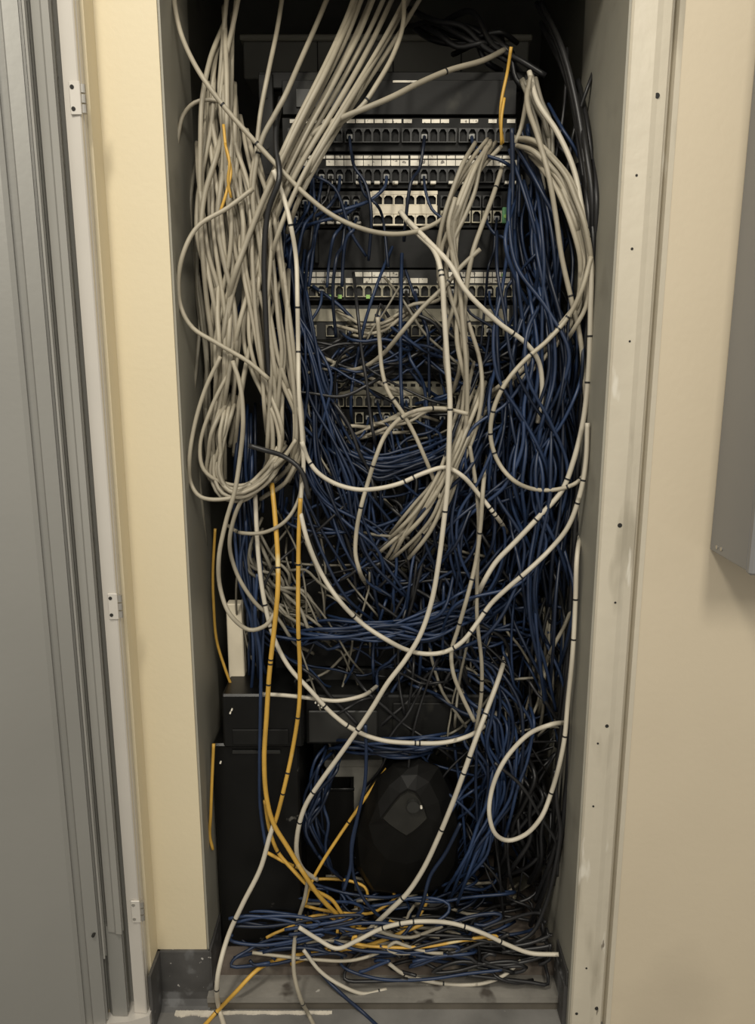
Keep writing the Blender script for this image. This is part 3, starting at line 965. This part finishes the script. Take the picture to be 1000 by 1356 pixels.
T('W', [(400, 585), (408, 608), (420, 625), (443, 640), (472, 648), (500, 647), (530, 640), (560, 627), (590, 619), (612, 630), (632, 652), (656, 682), (672, 705, .15)], .03, 'white cable sagging in a wide shallow bow below the patch panels', 7, 7.2)
T('w', [(620, 548), (585, 541), (555, 543), (532, 553), (511, 575), (498, 605), (487, 640), (478, 672), (472, 705), (471, 735), (476, 755), (486, 775, .15)], .03, 'white cable arching over then dropping down left of centre', 5, 6.8)
T('w', [(783, 340), (770, 385), (752, 420), (726, 450), (694, 478), (668, 510), (653, 545), (650, 580), (660, 612), (680, 636), (708, 648), (738, 648), (764, 639), (778, 620), (782, 580, .08)], .03, 'white cable making a wide hook at right of mid rack', 9, 6.8)
T('W', [(701, 95), (712, 135), (738, 175), (760, 225), (772, 285), (782, 340), (782, 420), (779, 500), (772, 560), (759, 612), (744, 650), (714, 684), (682, 718), (657, 744), (640, 772), (628, 805, .12), (622, 840, .17)], [(0, .15), (.3, .03), (1, .04)], 'long white cable skirting the right edge of the cable mass', 6, 7.4)
T('w', [(703, 100), (698, 135), (712, 180), (726, 230), (736, 285), (744, 340), (757, 398), (768, 445), (774, 500), (778, 560)], [(0, .15), (.3, .05), (1, .05)], 'pale cable dropping straight through the right bundle', 1, 7.0)
T('w', [(703, 100), (696, 140), (690, 170), (682, 190)], .13, 'short pale cable parting left at the top right split', 0, 6.2)
T('W', [(778, 560), (776, 610), (768, 655), (752, 698), (730, 726), (700, 755), (672, 779), (650, 800), (634, 822), (612, 850), (590, 863), (565, 866), (540, 861), (510, 846), (480, 826), (450, 796), (426, 760), (408, 718), (398, 680)], .01, 'white cable sweeping in a great arc from right edge to centre left', 8, 7.4)
T('w', [(776, 640), (766, 690), (768, 745), (762, 790), (748, 828), (735, 852), (722, 880, .12), (715, 910, .17)], .05, 'pale cable along the right jamb below the middle', 1, 6.2)
T('W', [(776, 670, .14), (770, 700, .07), (764, 740), (762, 800), (758, 870), (752, 930), (748, 975), (741, 1012), (730, 1050), (717, 1082), (696, 1105), (673, 1113), (656, 1104), (648, 1078), (651, 1048), (662, 1018), (678, 994), (702, 971), (728, 960), (748, 957, .04), (760, 957, .09)], .0, 'bright white cable forming a teardrop loop at the lower right', 4, 7.6)
T('W', [(672, 860, .17), (660, 900), (645, 940), (628, 985), (614, 1024), (600, 1062), (581, 1108), (561, 1150), (540, 1182), (516, 1206), (490, 1230), (462, 1252)], [(0, .10), (.3, .0), (.8, .0), (1, .05)], 'white cable crossing in front of the faceted black case', 6, 7.8)
T('W', [(346, 919), (380, 921), (415, 925), (447, 928), (478, 922), (500, 908, .14)], .045, 'short white cable lying across the top of the backup tower', 2, 6.6)
T('W', [(338, 655), (340, 700), (343, 745), (350, 795), (362, 842), (382, 882), (411, 914), (441, 946), (470, 967), (505, 980), (550, 984), (590, 983), (622, 974), (648, 955), (668, 930)], [(0, .06), (.4, .02), (.85, .03), (1, .17)], 'white cable swinging from lower left under the dusty tray', 6, 7.2)
T('w', [(652, 585, .16), (644, 612, .10), (640, 645), (636, 700), (630, 745), (619, 790), (606, 835), (598, 862), (600, 890), (612, 922), (628, 955)], .03, 'white cable dropping right of centre below the arc', 4, 6.8)
T('w', [(622, 590), (630, 640), (634, 690), (632, 760), (632, 820), (638, 880), (637, 925), (630, 970)], .05, 'pale cable hanging vertically right of the lower rack centre', 3, 6.4)
T('W', [(396, 1228), (420, 1243), (446, 1256), (472, 1246), (502, 1231), (530, 1223), (560, 1220), (600, 1223), (640, 1236), (672, 1251), (702, 1262), (740, 1264)], -.022, 'white cable arched over the floor tangle at front', 5, 7.4)
T('W', [(402, 1258, -.015), (424, 1286, -.016), (450, 1304, -.016), (482, 1316, -.012), (512, 1310, .0)], .0, 'white cable drooping onto the concrete step', 1, 6.4)
T('W', [(515, 1276), (535, 1290), (570, 1300), (605, 1304), (640, 1302), (668, 1291), (690, 1272)], .005, 'white cable bowed along the front edge of the closet floor', 2, 6.6)
T('b', [(403, 1250, .02), (425, 1288, 0), (450, 1314, -.02), (480, 1340, 'g'), (510, 1368, 'g')], .0, 'dark blue cable slanting out over the step', 0, 6.0)
T('w', [(335, 250), (302, 275), (262, 300), (243, 335), (236, 375), (240, 408), (255, 434), (290, 456), (330, 480), (356, 502)], [(0, .05), (.35, .02), (.5, .03), (1, .03)], 'pale cable looped out against the left jamb', 0, 6.6)
T('w', [(298, 136), (278, 132), (258, 136), (243, 152), (236, 180), (232, 220)], .09, 'thin pale loop standing for a cable shadow at the upper left jamb', 0, 5.6)  # cable shadow on the wall, built as a thin pale loop
T('w', [(292, 472), (272, 515), (258, 562), (251, 608), (253, 640), (266, 658), (296, 661), (330, 650), (352, 628), (376, 606), (392, 582)], .03, 'largest pale loop at the bottom of the left bundle', 0, 6.4)
T('w', [(304, 490), (280, 540), (265, 590), (270, 622), (292, 638), (325, 642), (350, 622), (368, 592)], .05, 'second pale loop nested at the bottom of the left bundle', 0, 6.2)
T('w', [(308, 478), (318, 510), (322, 560), (318, 605), (311, 650), (299, 692), (290, 738), (292, 780), (305, 814), (330, 834), (352, 828), (364, 812)], .01, 'pale cable falling in a deep hook below the left bundle', 0, 7.0)
T('w', [(332, 640), (312, 680), (304, 720), (312, 755), (326, 782), (346, 806), (368, 818)], .04, 'pale cable in a shallow hook below the left bundle', 0, 6.6)
T('w', [(400, 620), (396, 660), (378, 690), (350, 705), (322, 706), (300, 695, .12)], .03, 'pale cable curling left under the left bundle', 1, 6.0)
T('k', [(372, 130), (366, 165), (366, 200), (370, 235), (355, 280), (350, 340), (352, 420), (356, 500)], [(0, .1), (.4, .02), (1, .05)], 'black cable wound down the upper left bundle', 0, 8.0)
T('k', [(330, 590), (350, 596), (375, 604), (398, 622), (410, 660)], .0, 'black strap crossing the lower left bundle', 0, 8.0)
T('b', [(484, 960), (485, 1000), (483, 1040), (474, 1080), (466, 1115), (464, 1150), (455, 1180)], .03, 'blue cable hanging left of the faceted black case', 0, 6.2)
T('b', [(474, 1080), (466, 1130), (470, 1165), (485, 1195), (510, 1220), (540, 1245)], .035, 'blue cable curving under the faceted black case', 0, 5.8)
T('b', [(341, 760), (338, 820), (345, 870), (345, 940), (344, 1010), (345, 1070), (352, 1120)], .04, 'blue cable running down the front of the backup tower', 0, 6.0)
T('b', [(610, 1090), (590, 1130), (570, 1160), (560, 1195), (548, 1225)], .04, 'blue cable right of the faceted black case foot', 0, 6.4)
T('b', [(678, 170), (679, 240), (677, 300), (680, 360), (683, 430), (680, 500)], .10, 'straight blue cable hanging along the right rack post', 0, 6.4)
T('k', [(735, 1020), (738, 1070), (742, 1100), (735, 1150), (722, 1200), (705, 1235), (680, 1250)], .02, 'black cable curving down inside the lower right corner', 0, 7.0)
T('k', [(655, 1010), (690, 1040), (715, 1080), (738, 1120), (738, 1160)], .02, 'black cable slanting across the teardrop loop', 0, 6.0)


# --- bundles: many look-alike cables along a guide
def bundle(kind, guide, n, label, group, w=None, t0=(0, .05), t1=(.95, 1), wander=.35, freq=2.0, dj=.02, seed=1, cols=None, lat=None):
    """guide rows: px, py, depth, half width in px"""
    rg = random.Random(seed)
    nm, m, wd = KIND[kind]
    wd = w or wd
    gd = np.array(guide, float)
    s = np.concatenate([[0], np.cumsum(np.hypot(np.diff(gd[:, 0]), np.diff(gd[:, 1])))])
    s /= s[-1]
    tan = np.gradient(gd[:, :2], axis=0)
    tan /= np.linalg.norm(tan, axis=1)[:, None]
    nor = np.stack([-tan[:, 1], tan[:, 0]], 1)
    for c in range(n):
        a = lat(c) if lat else rg.uniform(-1, 1)
        nk = max(3, int(round(freq * 2)) + 2)
        kn = [max(-1.1, min(1.1, a * (1 - wander) + wander * rg.uniform(-1.5, 1.5))) for _ in range(nk)]
        dk = [rg.uniform(-dj, dj) for _ in range(nk)]
        ts, te = rg.uniform(*t0), rg.uniform(*t1)
        k = max(5, int(len(gd) * 1.4 * (te - ts)) + 2)
        pts = []

        def smooth(vals, t):
            u_ = t * (len(vals) - 1)
            i_ = min(int(u_), len(vals) - 2)
            f_ = u_ - i_
            f_ = f_ * f_ * (3 - 2 * f_)
            return vals[i_] * (1 - f_) + vals[i_ + 1] * f_
        for i in range(k):
            t = ts + (te - ts) * i / (k - 1)
            px = np.interp(t, s, gd[:, 0])
            py = np.interp(t, s, gd[:, 1])
            Y = np.interp(t, s, gd[:, 2])
            hw = np.interp(t, s, gd[:, 3])
            nx = np.interp(t, s, nor[:, 0])
            ny = np.interp(t, s, nor[:, 1])
            off = smooth(kn, t)
            Y = Y + smooth(dk, t)
            if i == k - 1:
                Y += .05
            if i == 0 and py > 0:
                Y += .05
            lim = .188 if py > 100 else .40
            pts.append(P(px + nx * off * hw, py + ny * off * hw, min(Y, lim)))
        mm = m
        if cols:
            mm = rg.choice(cols)
        lb = label(c) if callable(label) else label
        cable(nm, pts, px_r(wd * rg.uniform(.88, 1.08), guide[0][2]), mm, lb, group, 0, False, 6, .011)


# white, left
bundle('w', [(305, -40, .18, 34), (300, 40, .15, 34), (296, 130, .10, 34), (300, 230, .08, 44), (308, 330, .07, 48), (304, 420, .07, 36), (302, 480, .06, 22), (292, 560, .07, 26), (288, 640, .08, 26)],
       28, 'pale network cable in the thick bundle running down the left side', 'pale cables of the left bundle', w=6.2, t0=(0, .42), t1=(.72, 1), wander=.42, seed=11, freq=1.6)
bundle('w', [(330, 170, .09, 22), (345, 260, .08, 30), (350, 350, .06, 36), (355, 430, .06, 38), (365, 500, .06, 36), (378, 570, .06, 30), (372, 620, .06, 28), (340, 652, .06, 18), (306, 660, .07, 12), (286, 630, .08, 12)],
       24, 'pale network cable hooking round at the bottom of the left bundle', 'hooked pale cables of the left bundle', w=6.2, t0=(0, .35), t1=(.62, 1), wander=.42, seed=12, freq=1.6)
bundle('w', [(525, -40, .24, 46), (490, 40, .17, 36), (452, 110, .09, 30), (412, 180, .06, 26), (378, 245, .05, 22), (352, 310, .05, 24), (330, 390, .05, 30), (312, 470, .06, 20)],
       11, lambda c: 'pale cable in the fan slanting to the closet top, %s from the left' % ORD[c], 'pale cables of the upper fan', w=6.4, t1=(.55, 1), wander=.05, seed=13, freq=1.0,
       lat=lambda c: [1.0, .92, .66, .42, .34, .05, -.05, -.28, -.62, -.75, -1.05][c])
bundle('w', [(300, 520, .06, 20), (285, 580, .05, 22), (280, 630, .05, 18), (300, 658, .04, 12), (330, 655, .04, 14), (358, 630, .04, 14), (385, 590, .05, 14)],
       9, 'pale network cable looping at the foot of the left bundle', 'pale loops at the foot of the left bundle', w=6.2, t1=(.85, 1), wander=.3, seed=14)
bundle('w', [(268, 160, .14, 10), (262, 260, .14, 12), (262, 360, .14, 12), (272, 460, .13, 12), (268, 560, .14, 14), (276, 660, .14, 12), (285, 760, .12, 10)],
       6, 'shadowed pale cable close to the left closet wall', 'shadowed pale cables by the left wall', w=5.4, t0=(0, .3), t1=(.6, 1), seed=15, cols=['cable_grey'])  # pale cables; their shade is put into the darker colour
bundle('g', [(330, 690, .12, 18), (345, 740, .12, 30), (370, 790, .12, 34), (410, 830, .12, 30), (450, 870, .12, 24)],
       12, 'thin grey cable hooked in the tangle below the left bundle', 'thin grey cables below the left bundle', w=5.0, t0=(0, .3), t1=(.5, 1), seed=16, wander=.6)
# white, right of the rack
bundle('w', [(655, 185, .12, 18), (628, 225, .09, 18), (604, 275, .07, 16), (594, 330, .07, 16), (602, 400, .07, 18), (612, 480, .07, 20), (610, 560, .07, 18)],
       9, 'pale cable bending down from the upper right of the rack', 'pale cables right of the ivory sockets', w=6.4, t1=(.25, 1), seed=21, wander=.55, freq=1.4)
bundle('w', [(675, 185, .12, 10), (712, 195, .08, 16), (745, 235, .06, 14), (768, 290, .04, 12), (780, 350, .04, 10), (776, 410, .05, 16), (752, 455, .06, 22), (715, 495, .07, 24), (670, 525, .08, 20), (635, 545, .1, 14)],
       12, 'pale cable arching round the right side of the rack', 'pale cables arching at the right', w=6.4, t0=(0, .1), t1=(.35, 1), seed=22, wander=.25, freq=1.0)
bundle('w', [(650, 480, .08, 26), (628, 540, .07, 22), (604, 600, .05, 14), (586, 640, .05, 14), (562, 684, .06, 24), (530, 725, .08, 28), (495, 760, .10, 24)],
       13, 'pale cable in the central knot fanning down left', 'pale cables of the central knot', w=5.8, t0=(0, .3), t1=(.7, 1), seed=23, wander=.3, freq=1.2)
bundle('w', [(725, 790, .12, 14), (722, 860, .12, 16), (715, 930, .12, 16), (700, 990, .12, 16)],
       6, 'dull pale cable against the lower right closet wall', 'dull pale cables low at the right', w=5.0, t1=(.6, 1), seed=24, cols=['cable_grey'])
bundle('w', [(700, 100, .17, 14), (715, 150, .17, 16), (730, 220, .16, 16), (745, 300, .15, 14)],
       6, 'shadowed pale cable at the upper right behind the arch', 'shadowed pale cables at the upper right', w=5.4, t1=(.6, 1), seed=25, cols=['cable_grey'])  # shade behind the arch is painted in by the darker cable colour
bundle('w', [(440, 420, .15, 10), (480, 440, .15, 12), (520, 425, .14, 14), (560, 400, .12, 14), (600, 370, .1, 12)],
       6, 'pale cable sagging across the dusty beige patch panel', 'pale cables across mid rack', w=5.0, t0=(0, .3), t1=(.6, 1), seed=26, wander=.6)
bundle('w', [(420, 575, .15, 12), (460, 575, .14, 14), (520, 562, .13, 14), (570, 548, .12, 14), (620, 552, .12, 10)],
       7, 'pale cable lying across the lowest patch panel', 'pale cables across the lowest patch panel', w=4.8, t0=(0, .4), t1=(.55, 1), seed=27, wander=.6)

# blue
bundle('b', [(690, 150, .14, 22), (704, 250, .12, 44), (712, 350, .10, 56), (716, 450, .09, 60), (722, 550, .09, 56), (722, 650, .09, 54), (724, 750, .08, 50), (728, 850, .07, 44), (735, 960, .07, 30)],
       46, 'blue patch cable in the thick bundle down the right side', 'blue cables of the right bundle', t0=(0, .35), t1=(.55, 1), seed=31, wander=.6, freq=2.0, dj=.06)
bundle('b', [(745, 400, .10, 44), (705, 500, .10, 60), (668, 600, .09, 76), (640, 690, .09, 84), (618, 770, .09, 84), (580, 840, .10, 64), (500, 870, .12, 36)],
       30, 'blue patch cable slanting from the right bundle towards lower centre', 'blue cables slanting to lower centre', t0=(0, .4), t1=(.6, 1), seed=32, wander=.6, dj=.06)
bundle('b', [(425, 560, .14, 16), (450, 595, .12, 18), (500, 618, .11, 22), (550, 612, .11, 22), (600, 590, .12, 20), (640, 560, .13, 20)],
       24, 'blue patch cable in the sag below the lowest patch panel', 'blue cables of the centre sag', t0=(0, .25), t1=(.7, 1), seed=33, wander=.3, w=4.8)
bundle('b', [(372, 250, .15, 10), (384, 330, .13, 18), (394, 420, .12, 28), (408, 510, .11, 36), (430, 600, .11, 44), (465, 690, .10, 50), (510, 770, .10, 56), (560, 840, .10, 50)],
       34, 'blue patch cable hanging right beside the pale left bundle', 'blue cables beside the left bundle', t0=(0, .45), t1=(.5, 1), seed=34, wander=.6, w=4.6)
bundle('b', [(360, 830, .10, 16), (430, 832, .10, 16), (500, 840, .09, 18), (570, 828, .09, 22), (640, 800, .09, 26), (710, 770, .09, 26)],
       26, 'blue patch cable running sideways in the lower tangle', 'sideways blue cables of the lower tangle', t0=(0, .4), t1=(.5, 1), seed=35, wander=.5)
bundle('b', [(330, 520, .10, 12), (328, 600, .10, 14), (322, 680, .12, 22), (330, 760, .11, 22), (342, 840, .08, 18), (345, 920, .05, 14)],
       16, 'blue patch cable behind the pale loops at left', 'blue cables behind the pale loops', t0=(0, .4), t1=(.6, 1), seed=36, wander=.4)
bundle('b', [(560, 860, .10, 40), (625, 900, .09, 50), (660, 950, .08, 46), (660, 1010, .07, 42), (652, 1070, .07, 34), (635, 1130, .06, 26), (590, 1195, .06, 24)],
       26, 'blue patch cable tumbling down right of the faceted black case', 'blue cables right of the faceted case', t0=(0, .5), t1=(.5, 1), seed=37, wander=.5)
bundle('b', [(420, 985, .10, 8), (470, 985, .09, 12), (540, 990, .08, 14), (600, 980, .08, 16), (650, 960, .09, 20)],
       14, 'blue patch cable draped over the faceted black case', 'blue cables over the faceted case', t0=(0, .5), t1=(.5, 1), seed=38, wander=.5)
bundle('b', [(450, 985, .12, 14), (425, 1030, .11, 20), (412, 1080, .11, 20), (425, 1130, .10, 24), (450, 1170, .09, 24)],
       12, 'blue patch cable between backup tower and faceted case', 'blue cables beside the backup tower', t0=(0, .4), t1=(.6, 1), seed=39, wander=.5)
# black
bundle('k', [(700, -20, .2, 40), (742, 60, .16, 24), (768, 150, .10, 16), (784, 270, .06, 10), (786, 400, .06, 8), (780, 520, .07, 10), (772, 650, .08, 12), (764, 780, .08, 12), (756, 900, .07, 12), (748, 1020, .06, 16), (735, 1120, .06, 20), (715, 1200, .06, 24), (690, 1240, .06, 24)],
       20, 'black cable running down the right jamb', 'black cables along the right jamb', t0=(0, .25), t1=(.5, 1), seed=41, wander=.4, dj=.03)
bundle('k', [(520, 20, .3, 30), (600, 40, .26, 30), (670, 60, .22, 30), (730, 120, .18, 24)],
       10, 'black cable across the shadowed top of the closet', 'black cables at the closet top', t0=(0, .4), t1=(.6, 1), seed=42, wander=.5)
bundle('k', [(440, 620, .13, 60), (500, 700, .13, 80), (560, 780, .12, 80), (620, 860, .12, 60), (660, 940, .12, 40)],
       24, 'black cable lost deep in the central tangle', 'black cables deep in the tangle', t0=(0, .5), t1=(.5, 1), seed=43, wander=.6, w=5.5)
bundle('k', [(690, 980, .10, 24), (700, 1050, .10, 30), (690, 1120, .10, 36), (660, 1180, .10, 36)],
       12, 'black cable piled behind the teardrop loop', 'black cables behind the teardrop loop', t0=(0, .4), t1=(.6, 1), seed=44, wander=.6)


# --- patch leads hanging from the ports
def drops(n, py, x0, pitch, groups, per, gap, where, group, seed, black=0):
    rg = random.Random(seed)
    slots = list(range(groups * per))
    rg.shuffle(slots)
    for c, sl in enumerate(sorted(slots[:n])):
        g_, i_ = divmod(sl, per)
        px = x0 + g_ * (per * pitch + gap) + (i_ + .5) * pitch
        kind = 'k' if rg.random() < black else 'b'
        nm, m, wd = KIND[kind]
        left = px < 520 if rg.random() < .75 else px >= 520
        drop = rg.uniform(18, 60)
        dirx = -1 if left else 1
        run = rg.choice([rg.uniform(6, 30), rg.uniform(20, 90)])
        pts = [P(px, py, .186), P(px, py + 2, .168), P(px + dirx * 2, py + drop * .35, .150), P(px + dirx * run * .25, py + drop * .8, rg.uniform(.12, .15)),
               P(px + dirx * run * .7, py + drop * 1.15, rg.uniform(.10, .15)), P(px + dirx * run, py + drop * (1.4 + rg.random()), rg.uniform(.11, .15)),
               P(px + dirx * run * 1.15 + rg.uniform(-8, 8), py + drop * 2.2 + rg.uniform(20, 70), .14)]
        col = 'black' if kind == 'k' else 'blue'
        cable('patch_lead', pts, px_r(4.2 * rg.uniform(.85, 1.1), .15), m, '%s lead in the %s socket from left, %s' % (col, ORD[sl], where), group, 0, True, 6, .010)


drops(5, 181, 382, 12, 4, 6, 3, 'second panel from the top', 'leads of the second panel', 50, .3)
drops(8, 234, 396, 12, 4, 6, 1.8, 'switch with double label rows', 'leads of the double-labelled switch', 51, .25)
drops(3, 268, 384, 13.5, 1, 7, 0, 'upper row beside the ivory block', 'leads beside the ivory block', 52)
drops(4, 289, 384, 13.5, 1, 7, 0, 'lower row beside the ivory block', 'leads beside the ivory block', 53)
drops(3, 289, 582, 13.8, 1, 6, 0, 'lower row beyond the ivory block', 'leads beside the ivory block', 54)
drops(9, 386, 384, 12, 4, 6, 2, 'pale-ported mid switch', 'leads of the pale-ported switch', 55, .15)
drops(7, 438, 384, 12, 4, 6, 2, 'dusty beige panel', 'leads of the dusty beige panel', 56, .15)
drops(7, 531, 384, 12, 4, 6, 2, 'switch with vent holes', 'leads of the vented switch', 57)
drops(7, 553, 384, 12, 4, 6, 2, 'lowest panel, upper row', 'leads of the lowest panel', 58)
drops(10, 570, 384, 12, 4, 6, 2, 'lowest panel, lower row', 'leads of the lowest panel', 59)


# --- the uncountable thin strands deep in the tangle, one object per colour
def tangle(name, m, label, n, regions, seed, w, Yr):
    rg = random.Random(seed)
    VV, QQ, k0 = [], [], 0
    for c in range(n):
        x0, x1, y0, y1, vert = rg.choice(regions)
        px, py = rg.uniform(x0, x1), rg.uniform(y0, y1)
        L_ = rg.uniform(80, 260)
        a = rg.gauss(math.pi / 2, .5) if rg.random() < vert else rg.gauss(0, .45)
        pts = []
        k = 7
        Y = rg.uniform(*Yr)
        bow = rg.uniform(-.45, .45)
        for i in range(k):
            f = i / (k - 1) - .5
            sag = (.25 - f * f) * L_ * bow
            qx = px + math.cos(a) * L_ * f - math.sin(a) * sag
            qy = py + math.sin(a) * L_ * f + math.cos(a) * sag + rg.uniform(-6, 6)
            if vert < .5:
                qy += (.25 - f * f) * L_ * .5
            pts.append(P(min(max(qx, x0 - 20), x1 + 20), qy, min(.190, Y + rg.uniform(-.012, .012) + (.09 if i in (0, k - 1) else 0))))
        V, Q = tube_arrays(spline(pts, .012), px_r(w * rg.uniform(.7, 1.15), .15), 5)
        VV.append(V)
        QQ.append(Q + k0)
        k0 += len(V)
    me = bpy.data.meshes.new(name)
    me.from_pydata(np.vstack(VV).tolist(), [], np.vstack(QQ).tolist())
    me.polygons.foreach_set('use_smooth', [True] * len(me.polygons))
    me.materials.append(MATS[m])
    o = link(name, me)
    tag(o, label, 'cables', kind='stuff')


tangle('strand_tangle', 'cable_blue', 'uncountable thin blue strands deep in the tangle before the rack', 190,
       [(385, 680, 440, 500, .35), (400, 690, 590, 700, .35), (450, 720, 640, 860, .5), (520, 730, 700, 960, .6), (350, 720, 800, 860, .1), (690, 770, 200, 900, .95), (560, 680, 940, 1100, .7)],
       71, 4.4, (.10, .18))
tangle('strand_tangle', 'cable_black', 'uncountable thin black strands deep in the tangle before the rack', 130,
       [(370, 700, 440, 500, .3), (370, 700, 590, 760, .6), (330, 720, 700, 960, .6), (520, 740, 820, 980, .5), (690, 775, 120, 980, .95), (600, 740, 980, 1160, .7)],
       72, 4.6, (.09, .18))
tangle('strand_tangle', 'cable_grey', 'uncountable thin grey strands deep in the tangle before the rack', 50,
       [(385, 660, 400, 600, .25), (400, 620, 700, 830, .5), (330, 470, 700, 900, .7), (690, 750, 820, 1010, .9), (590, 640, 880, 960, .8)],
       73, 4.0, (.10, .17))


# --- coils lying on the closet floor
def pile(kind, n, label, group, box_, seed, w=None, zmax=.05):
    rg = random.Random(seed)
    nm, m, wd = KIND[kind]
    x0, x1, y0, y1 = box_
    for c in range(n):
        px, py = rg.uniform(x0, x1), rg.uniform(y0, y1)
        z = ZN + .006 + rg.random() ** 1.4 * zmax
        ctr = G(px, py, z)
        Lx = rg.uniform(.06, .19)
        Ly = rg.uniform(.02, .07)
        th = rg.uniform(-.5, .5)
        a0 = rg.uniform(0, 6.28)
        span = rg.uniform(2.2, 5.5) * rg.choice([-1, 1])
        k = 9
        pts = []
        r = px_r(wd if not w else w, 0)
        for i in range(k):
            a = a0 + span * i / (k - 1)
            e = 1 + .15 * math.sin(3 * a + c)
            x = Lx * e * math.cos(a)
            y = Ly * e * math.sin(a)
            xx = ctr[0] + x * math.cos(th) - y * math.sin(th)
            yy = ctr[1] + x * math.sin(th) * .4 + y * math.cos(th)
            xx = min(max(xx, XL + .05), XR - .03)
            yy = min(max(yy, -.005), .40)
            low = ZN + r if yy > .036 - r else .034 + r
            if .036 - 2 * r < yy < .036 + 2 * r:
                low = ZN + r
            pts.append((xx, yy, max(low, z + .014 * math.sin(2 * a + c))))
        cable(nm, pts, r, m, label, group, 0, False, 6, .011)


pile('b', 58, 'blue cable coiled in the heap on the closet floor', 'blue cables on the closet floor', (330, 640, 1150, 1290), 61, 5.2, .15)
pile('k', 30, 'black cable heaped on the right of the closet floor', 'black cables on the closet floor', (540, 735, 1180, 1300), 62, 5.8, .10)
pile('y', 9, 'yellow cable coiled in the heap on the closet floor', 'yellow cables on the closet floor', (360, 560, 1170, 1262), 63, 5.2, .11)
pile('w', 14, 'pale cable coiled in the heap on the closet floor', 'pale cables on the closet floor', (390, 600, 1150, 1290), 64, 5.4, .12)
